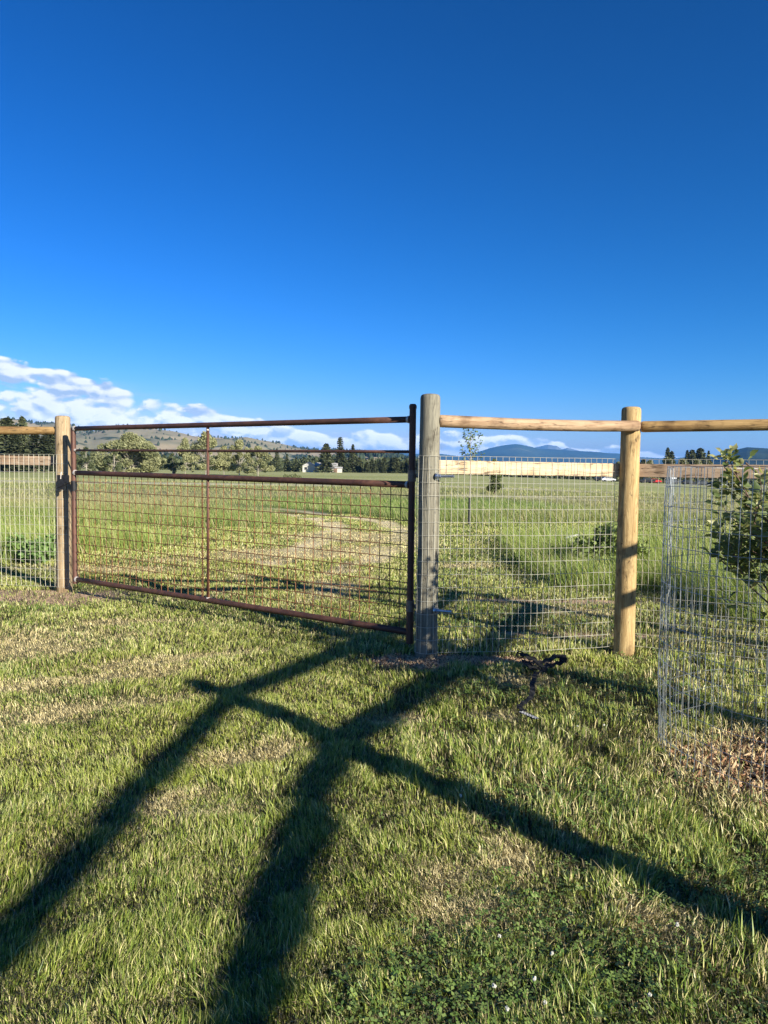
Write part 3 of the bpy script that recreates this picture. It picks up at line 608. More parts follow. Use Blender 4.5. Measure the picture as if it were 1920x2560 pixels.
for z_ in (zb1, zb2):
    h_ = MB().tube([G(0, z_-.045), G(0, z_+.045)], .034, 18).box(tuple(G(0, z_)+Vector((.046, -.006, 0))), (.03, .012, .03)).tube([G(0, z_)+Vector((.03, -.006, 0)), G(0, z_)+Vector((.075, -.03, 0))], .009, 10).build('hinge_collar', hgm, gt)
    MB().tube([G(0, z_)+Vector((.058, -.02, 0)), G(0, z_)+Vector((.070, -.027, 0))], .017, 6).build('nut', bolt_m, h_)
lt = Vector(GL)-Vector((.222, 5.98, 0))
la = MB().box(lt+Vector((-.135, -.02, 1.30)), (.085, .05, .17)).box(lt+Vector((-.07, -.03, 1.34)), (.05, .035, .09)).tube([lt+Vector((-.16, -.05, 1.24)), lt+Vector((-.02, -.05, 1.30))], .008, 8).tube([lt+Vector((0, 0, 1.20)), lt+Vector((0, 0, 1.32))], .0345, 18).build('latch', blackm, gt, bevel=.004)
MB().tube([lt+Vector((-.13, -.05, 1.34)), lt+Vector((-.122, -.052, 1.42))], .006, 8).build('latch_pin', weld, la)

# ------------------------------------------------------------------ shrub in its wire cage
CC = Vector((2.21, 3.74, 0)); cr = .715
cg = root('tree_guard', (0, 0, 0), 'round welded wire cage standing around the leafy shrub at the right edge', 'wire cage')
pth = []
for i in range(73):
    a = 2*math.pi*i/72+.4; q = cr*(1+.03*math.sin(2*a+1)+.015*math.sin(5*a)); pth.append((CC.x+q*math.cos(a), CC.y+q*math.sin(a)))
wires('wire_mesh', pth, .06, 1.53, .0508, .1016, .0018, galv2, cg, 15, .007, 5, stub=.06)
# overlap seam where the sheet closes, with twisted wire ends
mb = MB(); sp = Vector((CC.x-.70, CC.y+.16, 0)); rd = random.Random(8)
for i in range(15):
    z_ = 1.52-i*.1016; p = sp+Vector((0, rd.uniform(-.03, .03), z_)); mb.tube([p, p+Vector((-.012, .01, .004)), p+Vector((.004, .03, -.006)), p+Vector((.012, .012, .012))], .0014, 5, False)
for s_ in range(3): mb.tube([sp+Vector((.004*s_, .03*s_-.03, z_))+Vector((rd.uniform(-.003, .003), rd.uniform(-.006, .006), 0)) for z_ in np.linspace(.05, 1.52, 14)], .0014, 5, False)
mb.build('wire_tie', galv2, cg)
bark = simple('shrub_bark', (.16, .10, .07), .8, 0, .3, 30, .4)
def leafset(pts, dirs, ln, wdt, cols, name, m, parent, fold=.25, off=None):
    """ovate leaves: 7 verts, folded on the midrib"""
    n_ = len(pts); V = np.zeros((n_, 7, 3)); d = dirs/np.linalg.norm(dirs, axis=1, keepdims=True)
    rv = rng.normal(0, 1, (n_, 3))+np.array([0, 0, 1.4]); s = np.cross(d, rv); s /= np.linalg.norm(s, axis=1, keepdims=True); nn = np.cross(s, d)
    L_ = ln[:, None]; w_ = wdt[:, None]; droop = -nn*L_*.12
    V[:, 0] = pts; V[:, 1] = pts+d*L_*.35+s*w_+nn*w_*fold; V[:, 2] = pts+d*L_*.7+s*w_*.8+nn*w_*fold; V[:, 3] = pts+d*L_+droop*1.5
    V[:, 4] = pts+d*L_*.7-s*w_*.8+nn*w_*fold; V[:, 5] = pts+d*L_*.35-s*w_+nn*w_*fold; V[:, 6] = pts+d*L_*.5+droop*.2
    b0 = np.arange(n_)[:, None]*7
    tr = [(0, 1, 6), (1, 2, 6), (2, 3, 6), (6, 3, 4), (6, 4, 5), (6, 5, 0)]
    f = np.concatenate([b0+np.array([t_]) for t_ in tr])
    return npmesh(name, V.reshape(-1, 3), [f], m, parent, col=np.repeat(cols, 7, 0), offset=off)
sh = root('shrub', (2.42, 3.80, 0), 'leafy green shrub growing inside the wire cage at the right edge', 'shrub')
mb = MB(); tips = []; rd = random.Random(21)
def grow(p, d, L_, r, dep):
    pts = [p]; n_ = 5
    for i in range(n_):
        d = (d+Vector((rd.uniform(-.22, .22), rd.uniform(-.22, .22), rd.uniform(-.05, .16)))).normalized(); p2 = p+d*L_/n_
        if math.hypot(p2.x+.1, p2.y) > .60 or p2.z > 1.60: break
        p = p2; pts.append(p)
        if dep > 0 and i >= 1:
            for q in range(2 if rd.random() < .6 else 1):
                a = rd.uniform(0, 6.28); grow(p, (d*.5+Vector((math.cos(a), math.sin(a), rd.uniform(-.1, .6)))*.75).normalized(), L_*rd.uniform(.4, .7), r*.5, dep-1)
        if dep <= 1 and p.z > .45: tips.append((Vector(p), Vector(d)))
    if len(pts) > 1: mb.tube(pts, [r*(1-.13*i) for i in range(len(pts))], 6)
for i in range(6):
    a = i*1.05+.3; grow(Vector((.06*math.cos(a), .06*math.sin(a), -.03)), Vector((.35*math.cos(a), .35*math.sin(a), 1)).normalized(), 1.30+rd.uniform(-.1, .12), .013, 2)
mb.build('branches', bark, sh)
P_, D_ = [], []
for p, d in tips:
    kk = 6 if p.z > .9 else (3 if rd.random() < .35 else 0)
    if p.z > 1.85 or math.hypot(p.x, p.y) > .78: continue
    for q in range(kk):
        a = rd.uniform(0, 6.28); dd = (d*.5+Vector((math.cos(a), math.sin(a), rd.uniform(-.3, .7)))).normalized(); P_.append(p+dd*.012+Vector((rd.uniform(-.03, .03),)*3)); D_.append(dd)
P_ = np.array(P_); D_ = np.array(D_); n_ = len(P_); u = rng.random((n_, 1)); zz = P_[:, 2:3]
lc = np.array([.10, .15, .05])*(1-u)+np.array([.25, .30, .12])*u
lc = np.where((rng.random((n_, 1)) < .12+.35*(zz > 1.35)), np.array([.42, .42, .20])*(.8+.4*u), lc)  # more pale leaves near the top: sunlit shine put into the leaf colour
leafset(P_, D_, .040+.036*rng.random(n_), .011+.009*rng.random(n_), lc, 'leaves', leafy('shrub_leaf', .42, .45), sh)

# ------------------------------------------------------------------ leash on the grass
web = simple('black_webbing', (.010, .010, .010), .9, 0, .3, 200, .4); webw = simple('white_stitch', (.62, .62, .62), .6)
steel = simple('steel_ring', (.5, .5, .52), .3, .9, .1, 50)
def ribbon(mb, pts, w_, th=.0025, tw=0.):
    pts = [Vector(p) for p in pts]; V = []; Fc = []
    for i, p in enumerate(pts):
        t = (pts[min(i+1, len(pts)-1)]-pts[max(i-1, 0)]).normalized(); s = t.cross(Vector((0, 0, 1)))
        if s.length < .1: s = Vector((1, 0, 0))
        s.normalize(); s = Matrix.Rotation(tw*math.sin(i*1.3), 3, t) @ s; nn = s.cross(t)
        for q in ((-1, -1), (1, -1), (1, 1), (-1, 1)): V.append(p+s*q[0]*w_/2+nn*q[1]*th/2)
    for i in range(len(pts)-1):
        for j in range(4): Fc.append((i*4+j, i*4+(j+1) % 4, (i+1)*4+(j+1) % 4, (i+1)*4+j))
    Fc += [(3, 2, 1, 0), tuple((len(pts)-1)*4+j for j in range(4))]; mb.add(V, Fc)
def smooth_path(pts, k=6):
    out = []
    for i in range(len(pts)-1):
        p0, p1, p2, p3 = [Vector(pts[min(max(j, 0), len(pts)-1)]) for j in (i-1, i, i+1, i+2)]
        for q in range(k):
            t = q/k; out.append(.5*((2*p1)+(p2-p0)*t+(2*p0-5*p1+4*p2-p3)*t*t+(3*p1-p0-3*p2+p3)*t**3))
    return out+[Vector(pts[-1])]
def gpt(a, b_, z): x_, y_ = gp(a, b_, z); return Vector((x_, y_, z+.055+float(gz(x_, y_))))
l0 = gpt(1350, 1680, .03)
ls = root('dog_leash', tuple(l0), 'black webbing dog leash lying on the grass by the gate hinge post', 'leash')
mb = MB()
lp = [gpt(1408, 1663, .07)-l0, gpt(1400, 1652, .075)-l0, gpt(1375, 1664, .06)-l0, gpt(1350, 1672, .05)-l0, gpt(1325, 1660, .06)-l0, gpt(1305, 1650, .05)-l0]
ribbon(mb, smooth_path(lp), .055, .006, .3)
lp = [gpt(1408, 1663, .065)-l0, gpt(1404, 1674, .045)-l0, gpt(1380, 1678, .04)-l0, gpt(1352, 1688, .045)-l0, gpt(1330, 1684, .045)-l0, gpt(1312, 1668, .05)-l0]
ribbon(mb, smooth_path(lp), .055, .006, .4)
lp = [gpt(1330, 1670, .065)-l0, gpt(1352, 1680, .055)-l0, gpt(1362, 1690, .05)-l0, gpt(1340, 1698, .035)-l0, gpt(1335, 1712, .03)-l0, gpt(1330, 1728, .028)-l0, gpt(1331, 1745, .025)-l0, gpt(1325, 1762, .025)-l0, gpt(1308, 1775, .03)-l0, gpt(1298, 1785, .03)-l0, gpt(1310, 1797, .035)-l0]
ribbon(mb, smooth_path(lp), .034, .005, .35); mb.build('strap', web, ls)
mb = MB(); c0 = gpt(1300, 1652, .06)-l0; mb.tube([c0+Vector((.028*math.cos(a), .012*math.sin(a), .022*math.sin(a))) for a in np.linspace(0, 6.28, 20)], .0045, 8); mb.build('ring', web, ls)
mb = MB(); ribbon(mb, smooth_path([gpt(1300, 1797, .045)-l0, gpt(1322, 1806, .048)-l0, gpt(1342, 1816, .045)-l0]), .036, .004, 0.); rp_ = mb.build('patterned_strap', web, ls)
mb = MB(); a0_, a1_ = gpt(1302, 1797, .050)-l0, gpt(1342, 1815, .051)-l0; dd = (a1_-a0_); sd = Vector((-dd.y, dd.x, 0)).normalized()*.014
for s_ in (1, -1): mb.tube([a0_.lerp(a1_, i/6)+sd*(s_ if i % 2 else -s_)+Vector((0, 0, .001)) for i in range(7)], .0016, 5)
mb.build('zigzag_stitch', webw, rp_)

# ------------------------------------------------------------------ things between the fence and the far trees
pvc = simple('white_pvc', (.60, .60, .58), .4, 0, .05, 20)
P0 = at(1446, 1345, 13.2); P0.z = float(gz(P0.x, P0.y))
pp = root('white_pipe', tuple(P0), 'short bent white plastic pipe sticking out of the tall grass', 'pipe')
MB().tube([(0, 0, -.1), (0, 0, .34), (-.01, 0, .355), (-.04, 0, .352), (-.24, -.02, .30)], .018, 10).build('bent_pipe', pvc, pp); MB().tube([(-.15, -.02, .32), (-.15, -.02, .15)], .018, 10).build('side_pipe', pvc, pp)
def leafcloud(name, centres, radii, n_, size, c1, c2, m, parent, flat=1., off=(0, 0, 0), asp=.5, shell=.35):
    cs = np.array(centres); ra = np.array(radii); wgt = ra.mean(1)**2; wgt /= wgt.sum(); ii = rng.choice(len(cs), n_, p=wgt)
    d = rng.normal(0, 1, (n_, 3)); d /= np.linalg.norm(d, axis=1, keepdims=True); rr_ = (shell+(1-shell)*rng.random(n_)**.6)[:, None]
    p = cs[ii]+d*rr_*ra[ii]
    cv = np.array([hsh(int(i), 3, 9) for i in range(len(cs))])[ii][:, None]; u_ = np.clip(cv*.6+rng.random((n_, 1))*.5, 0, 1)
    col_ = np.array(c1)*(1-u_)+np.array(c2)*u_
    a = rng.normal(0, 1, (n_, 3)); a += d*.6; a /= np.linalg.norm(a, axis=1, keepdims=True); b_ = np.cross(a, rng.normal(0, 1, (n_, 3))); b_ /= np.linalg.norm(b_, axis=1, keepdims=True)
    s_ = (size*(.6+.8*rng.random(n_)))[:, None]
    V = np.stack([p-a*s_*.5, p+b_*s_*asp*.5, p+a*s_*.5, p-b_*s_*asp*.5], 1)
    return npmesh(name, V.reshape(-1, 3), [np.arange(n_*4).reshape(-1, 4)], m, parent, col=np.repeat(col_, 4, 0))
tmat = leafy('tree_leaf', .25, .6, spec=.25); nmat = leafy('conifer_needle', .08, .7, spec=.15)
tbark = simple('pale_bark', (.30, .27, .22), .85, 0, .25, 3, .3); dbark = simple('dark_bark', (.11, .08, .06), .85, 0, .25, 3, .3)
# young staked tree
T0 = Vector((*gp(1172, 1312), 0)); T0.z = float(gz(T0.x, T0.y))
yt = root('young_tree', tuple(T0), 'slim young tree with sparse leaves and a black trunk guard behind the mesh panel', 'tree')
mb = MB(); tips = []; rd = random.Random(5)
mb.tube([(0, 0, -.05), (.01, 0, .8), (.02, 0, 1.5), (.0, 0, 2.1), (.01, 0, 2.55)], [.016, .014, .012, .008, .004], 8)
for i in range(13):
    z_ = 1.45+i*.075; a = i*2.4; L_ = (.46-.012*i)*rd.uniform(.75, 1.15); pts = [Vector((.015, 0, z_))]; d = Vector((math.cos(a)*.75, math.sin(a)*.75, .55))
    for k_ in range(5): d = (d+Vector((0, 0, .22))).normalized(); pts.append(pts[-1]+d*L_/4); tips.append((pts[-1], d)) if k_ else None
    mb.tube(pts, [.006, .005, .004, .003, .002, .0015], 5)
mb.build('trunk', tbark, yt); P_, D_ = [], []
for p, d in tips:
    for k_ in range(5): a = rd.uniform(0, 6.28); P_.append(p+Vector((rd.uniform(-.04, .04), rd.uniform(-.04, .04), rd.uniform(-.05, .05)))); D_.append(Vector((math.cos(a), math.sin(a), rd.uniform(-.7, .3))))
P_ = np.array(P_); D_ = np.array(D_); n_ = len(P_); u = rng.random((n_, 1)); leafset(P_, D_, .055+.03*rng.random(n_), .018+.01*rng.random(n_), np.array([.07, .13, .04])*(1-u)+np.array([.2, .26, .09])*u, 'leaves', tmat, yt)
MB().tube([(0, 0, 0), (.008, 0, .74)], [.032, .030], 10).build('trunk_guard', simple('black_guard', (.02, .02, .02), .6), yt)
# small juniper in the field
J0 = Vector((*gp(1236, 1234), 0)); J0.z = float(gz(J0.x, J0.y)); ju = root('juniper', tuple(J0), 'small dark upright evergreen bush standing alone in the meadow', 'bush')
MB().tube([(0, 0, -.1), (.02, 0, .8), (.05, 0, 1.9)], [.06, .045, .015], 7).build('trunk', dbark, ju)
leafcloud('foliage', [(-.02, 0, .5), (.05, 0, 1.0), (-.08, 0, 1.5), (.0, .1, 1.9), (.32, 0, 1.25), (.3, 0, .5), (-.3, 0, .35)], [(.40, .4, .4), (.38, .4, .45), (.36, .3, .4), (.25, .3, .35), (.22, .2, .3), (.3, .3, .2), (.25, .3, .18)], 2600, .12, (.045, .065, .025), (.12, .14, .05), nmat, ju)
# shaggy bush by the right post, weeds by the left fence, low shrub
def bush(name, px, py, label, cat, cs, rs, n_, sz, c1, c2, group=None, m=tmat, stems=True):
    b0 = Vector((*gp(px, py), 0)); b0.z = float(gz(b0.x, b0.y)); o = root(name, tuple(b0), label, cat, group)
    mb = MB()
    for c_ in cs: mb.tube([(0, 0, -.02), (c_[0]*.5, c_[1]*.5, c_[2]*.4), (c_[0], c_[1], c_[2])], [.008, .006, .003], 5)
    mb.build('stems', dbark, o); leafcloud('leaves', cs, rs, n_, sz, c1, c2, m, o); return o
bush('bush', 1500, 1432, 'dark shaggy bush in the tall grass left of the yellow post', 'bush', [(0, 0, .25), (.3, .1, .4), (-.25, 0, .3), (.15, 0, .55), (.5, .1, .3)], [(.3, .3, .28), (.28, .3, .25), (.2, .2, .25), (.25, .25, .2), (.25, .3, .28)], 3200, .085, (.09, .14, .04), (.28, .34, .11))
WD = [(40, 1405), (95, 1412), (135, 1400)]
for i, (a, b_) in enumerate(WD):
    bush('weed', a, b_, ['broad leaved weed clump behind the left fence mesh, at the left edge', 'broad leaved weed clump behind the left fence mesh, middle of three', 'broad leaved weed clump behind the left fence mesh, next to the tan post'][i], 'weed', [(0, 0, .12), (.12, .05, .2), (-.14, 0, .16), (.02, 0, .3)], [(.16, .16, .12)]*4, 420, .09, (.09, .17, .045), (.20, .30, .09), 'weeds behind the left fence')
bush('low_shrub', 727, 1200, 'low straggly shrub in the field behind the gate', 'shrub', [(0, 0, .35), (.5, 0, .5), (-.6, 0, .4), (.9, 0, .3)], [(.4, .4, .35)]*4, 700, .16, (.10, .12, .05), (.22, .24, .11))

def children_copy(o, loc, sc, rz, label, group=None, name=None):
    c_ = o.copy(); S.collection.objects.link(c_); c_.location = loc; c_.scale = sc; c_.rotation_euler = (0, 0, rz); c_['label'] = label
    if group: c_['group'] = group
    elif 'group' in c_: del c_['group']
    for ch in o.children:
        q = ch.copy(); S.collection.objects.link(q); q.parent = c_
    return c_
def conifer(name, h, r, n_, seed, c1, c2, low=.08, ragged=.35, power=.85, sz=.55):
    rd_ = np.random.default_rng(seed); t = rd_.random(n_)**.85*(1-low)+low; wh = np.round(t*18)/18; a = rd_.uniform(0, 6.28, n_)
    lob = 1+ragged*(vn(a*1.6, wh*9, seed)-.5)*2; R2 = r*np.clip(1-wh, .02, 1)**power*lob*(.25+.75*rd_.random(n_)**.5); R2 = np.maximum(R2, .05)
    p = np.stack([np.cos(a)*R2, np.sin(a)*R2, (t*.35+wh*.65)*h-.18*R2], -1)
    u_ = (vn(a*1.3, wh*11, seed+1)[:, None]*.6+rd_.random((n_, 1))*.5); col_ = np.array(c1)*(1-u_)+np.array(c2)*u_
    d = np.stack([np.cos(a), np.sin(a), -.25+rd_.normal(0, .3, n_)], -1); s_ = np.stack([-np.sin(a), np.cos(a), rd_.normal(0, .5, n_)], -1); q = (sz*(.6+.8*rd_.random(n_)))[:, None]
    V = np.stack([p-d*q*.6, p+s_*q*.35, p+d*q*.6, p-s_*q*.35], 1)
    o = root(name, (0, 0, 0), 'x', 'tree'); MB().tube([(0, 0, -.3), (0, 0, h*.5), (0, 0, h*.97)], [h*.022, h*.014, .03], 7).build('trunk', dbark, o)
    npmesh('crown', V.reshape(-1, 3), [np.arange(n_*4).reshape(-1, 4)], nmat, o, col=np.repeat(col_, 4, 0)); return o
def broadleaf(name, h, cs, rs, n_, sz, c1, c2, seed, tr=.16, bark_=tbark):
    o = root(name, (0, 0, 0), 'x', 'tree'); mb = MB(); rd_ = random.Random(seed)
    mb.tube([(0, 0, -.3), (.1, 0, h*.25), (.05, 0, h*.5), (.1, 0, h*.8)], [tr, tr*.8, tr*.55, tr*.2], 8)
    for c_ in cs: mb.tube([(.08, 0, h*rd_.uniform(.15, .4)), (c_[0]*.5, c_[1]*.5, c_[2]*.75), tuple(c_)], [tr*.45, tr*.3, tr*.1], 6)
    mb.build('trunk', bark_, o)
    leafcloud('crown', cs, rs, n_, sz, c1, c2, tmat, o); return o
def put(o, px, Y, label, top=None, h0=None, group=None, first=False, rz=0., wide=1.):
    """stand a tree at column px, distance Y; scale so that its tip reaches row top"""
    p = at(px, 1175, Y); z = float(gz(p.x, Y)); s_ = 1. if top is None else (at(px, top, Y).z-z)/h0
    if o.get('label') == 'x': o.location = (p.x, Y, z); o.scale = (s_*wide, s_*wide, s_); o.rotation_euler = (0, 0, rz); o['label'] = label
    else: o = children_copy(o, (p.x, Y, z), (s_*wide, s_*wide, s_), rz, label)
    if group: o['group'] = group
    return o
rdc = random.Random(4)
def crown_lobes(n_, h, w_, z0, seed, rmin=.13, rmax=.24):
    rd_ = random.Random(seed); cs = []; rs = []
    for i in range(n_):
        t = rd_.random(); z_ = z0+(h-z0)*t*.92; env = math.sin(min(1, .18+t*.9)*math.pi)**.6*w_*.5; a = rd_.uniform(0, 6.28); q = env*rd_.random()**.5
        cs.append((q*math.cos(a), q*math.sin(a), z_)); r_ = h*rd_.uniform(rmin, rmax)*.55; rs.append((r_*1.1, r_*1.1, r_*rd_.uniform(.7, 1.2)))
    return cs, rs
OL1, OL2 = (.17, .18, .09), (.40, .40, .21)
cs, rs = crown_lobes(44, 8, 10.5, .3, 1, .20, .32); tA = broadleaf('willow', 8, cs, rs, 22000, .36, (.12, .14, .06), OL2, 3)
cs, rs = crown_lobes(24, 8, 5.6, 1.4, 2, .12, .21); tB = broadleaf('birch', 8, cs, rs, 6500, .34, OL1, OL2, 4, .12)
cs, rs = crown_lobes(32, 8, 7.4, .8, 5, .12, .22); tC = broadleaf('birch', 8, cs, rs, 9500, .36, (.12, .14, .06), OL2, 6, .13)
cs, rs = crown_lobes(18, 6, 6.5, .3, 8); tD = broadleaf('willow', 6, cs, rs, 3000, .34, (.05, .07, .03), (.15, .17, .08), 9, .12)
put(tA, 325, 140, 'wide olive green tree with silvery foliage behind the left part of the gate', 1083, 8.3, first=True, rz=.4, wide=1.3)
put(tD, 285, 132, 'dark rounded tree in front of the wide olive tree behind the gate', 1120, 6.3, first=True, wide=.8)
put(tB, 372, 150, 'slim pale olive tree right of the wide tree, its trunk showing below', 1100, 8.2, first=True, rz=1.)
put(tD, 432, 138, 'dark bushy tree left of the gate centre pipe', 1128, 6.3, rz=2., wide=.9)
put(tC, 463, 146, 'dark topped tree just left of the gate centre pipe', 1092, 8.3, first=True, rz=3, wide=.7)
put(tB, 515, 128, 'tall airy pale tree behind the gate centre pipe', 1076, 8.2, rz=2.2, wide=1.15)
put(tB, 560, 132, 'thin tree with a white trunk right of the gate centre pipe', 1112, 8.2, rz=4.)
put(tC, 598, 134, 'loose olive tree with light foliage between gate pipes, right of the white trunked tree', 1097, 8.3, rz=5, wide=.95)
put(tC, 645, 128, 'grey green tree with bare pale branches at the right end of the olive trees', 1113, 8.3, rz=1.4, wide=1.1)
put(tD, 215, 165, 'rounded grey green tree right of the gate latch pipe', 1112, 6.3, rz=1, wide=1.)
put(tD, 233, 175, 'small grey green tree at the foot of the hills near the gate latch pipe', 1122, 6.3, rz=3.1, wide=.8)
KC1, KC2 = (.03, .045, .022), (.15, .165, .08)
c1_ = conifer('pine_tree', 13, 3.4, 2600, 1, KC1, KC2, .05, .5, .6, .9); c2_ = conifer('fir_tree', 12, 2.6, 2000, 2, KC1, KC2, .04, .3, .85, .7)
c3_ = conifer('pine_tree', 12, 2.2, 1600, 3, KC1, (.09, .10, .05), .10, .6, .55, .8); c4_ = conifer('poplar_tree', 15, 1.6, 2200, 4, (.06, .075, .045), (.15, .165, .09), .05, .4, .35, .7)
G1 = 'dark pines behind the left fence'
for i, (px, Y, tp, o, wd_, lb) in enumerate([(18, 150, 1047, c1_, 1.4, 'big dark pine at the left edge above the fence rail'), (57, 170, 1044, c1_, .75, 'narrow dark pine rising above the left fence rail'), (-45, 150, 1050, c1_, 1.3, 'dark pine just past the left edge of the picture'), (88, 155, 1078, c3_, 1.5, 'dark pine between the narrow tall pine and the tan post'), (125, 165, 1072, c1_, 1.3, 'dark pine directly behind the tan gate post'), (38, 140, 1085, c3_, 1.7, 'grey brown pine below the left fence rail'), (110, 140, 1092, c3_, 1.6, 'low grey pine left of the tan gate post, nearest of its grove'), (160, 175, 1085, c1_, 1.2, 'dark pine hidden mostly behind the tan gate post')]):
    put(o, px, Y, lb, tp, 13 if o is c1_ else 12, G1, first=(i == 0), rz=i*1.3, wide=wd_)
GT = 'conifers of the far treeline'
row = [(c1_, 815, 249, 1110, 1.25, 'tall dark conifer left of the poplar, in front of the white house'), (c4_, 850, 268, 1094, 1.3, 'tallest tree of the far treeline, a grey green poplar above the white house'), (c2_, 820+62-30, 258, 1122, 2.0, 'broad dark fir under the poplar'), (c2_, 882, 262, 1112, 1.25, 'pointed conifer right of the poplar'), (c2_, 648, 255, 1118, 1., 'pointed conifer behind the right end of the olive trees'), (c2_, 692, 255, 1122, 1.0, 'pointed dark conifer just left of the gate centre, behind the thin pipe'), (c2_, 717, 262, 1135, 1.1, 'bluish conifer between two pointed ones left of the house'), (c2_, 740, 258, 1143, 1.1, 'small conifer directly left of the white house')]
used = {}
for o, px, Y, tp, wd_, lb in row:
    hh = {id(c1_): 13, id(c2_): 12, id(c4_): 15}[id(o)]; fst = id(o) not in used and o is not c1_; used[id(o)] = 1; put(o, px, Y, lb, tp, hh, GT, first=fst, rz=px*.37, wide=wd_)
def ROWL(i, px):
    if i >= 24: return 'low conifer between olive trees and pointed firs, '+('first', 'second', 'third', 'last')[i-24]+' from the left'
    o_ = ('first', 'second', 'third', 'fourth', 'fifth', 'sixth', 'seventh', 'eighth')
    if i < 8: return 'dark far conifer just right of the poplar, '+o_[i]+' of eight'
    if i < 16: return 'dark far conifer midway between poplar and gate hinge pipe, '+o_[i-8]+' of eight'
    return 'dark far conifer by the gate hinge pipe, '+o_[i-16]+' of eight from left'
for i in range(28):
    px = 900+i*6.6+rdc.uniform(-4, 4) if i < 24 else 660+(i-24)*9; o = (c1_, c2_, c3_, c2_)[rdc.randrange(4)]; tp = rdc.choice([1150, 1152, 1155, 1147, 1158, 1144, 1149]); 
    if i < 24 and 26 > px-1040 > -16: px -= 3
    put(o, px, 262+rdc.uniform(-10, 12), ROWL(i, px), tp+(3 if i >= 24 else 0), 13 if o is c1_ else 12, GT, rz=i*1.1, wide=rdc.uniform(1.1, 1.6))
# grove at the right
G3 = 'trees of the far right grove'
KR1 = (.14, .15, .06); 
cs, rs = crown_lobes(24, 6, 8, .2, 12); tE = broadleaf('cottonwood', 6, cs, rs, 4200, .5, (.08, .095, .04), (.27, .27, .12), 13, .14)
lbs = ['leafy cottonwood just left of the yellow post, far across the field', 'leafy cottonwood right of the yellow post at the left end of the far right grove', 'yellow green cottonwood of the far right grove below the forked dark pine', 'yellow green cottonwood in the middle of the far right grove', 'yellow green cottonwood under the two dark pines of the far right grove', 'low cottonwood at the right end of the far right grove']
for i, (px, tp, wd_) in enumerate([(1545, 1152, .8), (1625, 1148, 1.0), (1668, 1141, 1.2), (1705, 1144, 1.2), (1742, 1146, 1.1), (1775, 1152, 1.)]): put(tE, px, 262+i*2, lbs[i], tp, 6.2, G3, first=(i == 0), rz=i*1.7, wide=wd_)
for i, (px, tp, wd_, o, lb) in enumerate([(1668, 1120, .8, c3_, 'forked dark pine above the far right grove'), (1678, 1129, .9, c3_, 'short dark pine touching the forked pine of the far right grove'), (1717, 1127, .8, c3_, 'slim dark pine, left of the pair above the far right grove'), (1729, 1126, 1.0, c1_, 'dark pine beside the broad one above the far right grove'), (1749, 1122, 1.25, c1_, 'broad dark pine, highest on the right of the far grove'), (1770, 1128, .8, c2_, 'pointed dark fir at the right end of the far right grove'), (1608, 1149, 1.3, c1_, 'dark pine directly right of the yellow post'), (1590, 1152, 1.3, c1_, 'dark pine hidden behind the yellow post')]): put(o, px, 285, lb, tp, 13 if o is c1_ else 12, G3, rz=i*2., wide=wd_)
# scattered trees on the hills
N = 17000; ii = rng.integers(6, 60, N); jj = rng.integers(0, HX.shape[1]-1, N); fx, fy, fz = HX[ii, jj], HY[ii, jj], HZ[ii, jj]
dn = fbm(fx*.006, fy*.006, 91, 3); kp = (rng.random(N) < .05+1.1*sst(dn, .53, .62)); fx, fy, fz = fx[kp]+rng.normal(0, 6, kp.sum()), fy[kp]+rng.normal(0, 12, kp.sum()), fz[kp]; N = len(fx)
V = []; k = 6; hh = rng.uniform(3.5, 9.5, N); rr_ = hh*rng.uniform(.22, .5, N)
VV = np.zeros((N, 2*k+1, 3))
for j in range(k):
    a = 2*math.pi*j/k; q = rng.uniform(.7, 1.3, N); VV[:, j] = np.stack([fx+np.cos(a)*rr_*q*.7, fy+np.sin(a)*rr_*q*.7, fz-1.5], -1); VV[:, k+j] = np.stack([fx+np.cos(a)*rr_*q, fy+np.sin(a)*rr_*q, fz+hh*.35*q], -1)
VV[:, 2*k] = np.stack([fx, fy, fz+hh], -1); b0 = np.arange(N)[:, None]*(2*k+1)
f4 = np.concatenate([b0+np.array([[j, (j+1) % k, k+(j+1) % k, k+j]]) for j in range(k)]); f3 = np.concatenate([b0+np.array([[k+j, k+(j+1) % k, 2*k]]) for j in range(k)])
cc = np.array([.035, .05, .025])*(.7+.7*rng.random((N, 1))); o = npmesh('hill_trees', VV.reshape(-1, 3), [f4, f3], nmat, col=np.repeat(cc, 2*k+1, 0)); tag(o, 'dark scattered trees dotting the dry hills', 'trees', kind='stuff')
# far tree belt at the foot of the hills
N = 26000; tx = rng.uniform(-.75, .56, N); d_ = 300+rng.random(N)*60; hgt = 3.0+4.5*fbm(tx*40, d_*.05, 95, 3); zz = rng.random(N)**.7*hgt; pz = gz(tx*d_, d_)+zz
p = np.stack([tx*d_, d_+rng.normal(0, 2, N), pz], -1); a = rng.normal(0, 1, (N, 3)); a /= np.linalg.norm(a, axis=1, keepdims=True); b_ = np.cross(a, rng.normal(0, 1, (N, 3))); b_ /= np.linalg.norm(b_, axis=1, keepdims=True); s_ = rng.uniform(.5, 1.3, (N, 1))
V = np.stack([p-a*s_, p+b_*s_*.6, p+a*s_, p-b_*s_*.6], 1); u = np.clip(fbm(tx*60, zz*.5, 97, 3)[:, None]*.8+.3*rng.random((N, 1)), 0, 1); cc = np.array([.03, .045, .022])*(1-u)+np.array([.11, .125, .06])*u
o = npmesh('tree_belt', V.reshape(-1, 3), [np.arange(N*4).reshape(-1, 4)], nmat, col=np.repeat(cc, 4, 0)); tag(o, 'low dark belt of distant woods along the far edge of the field', 'trees', kind='stuff')

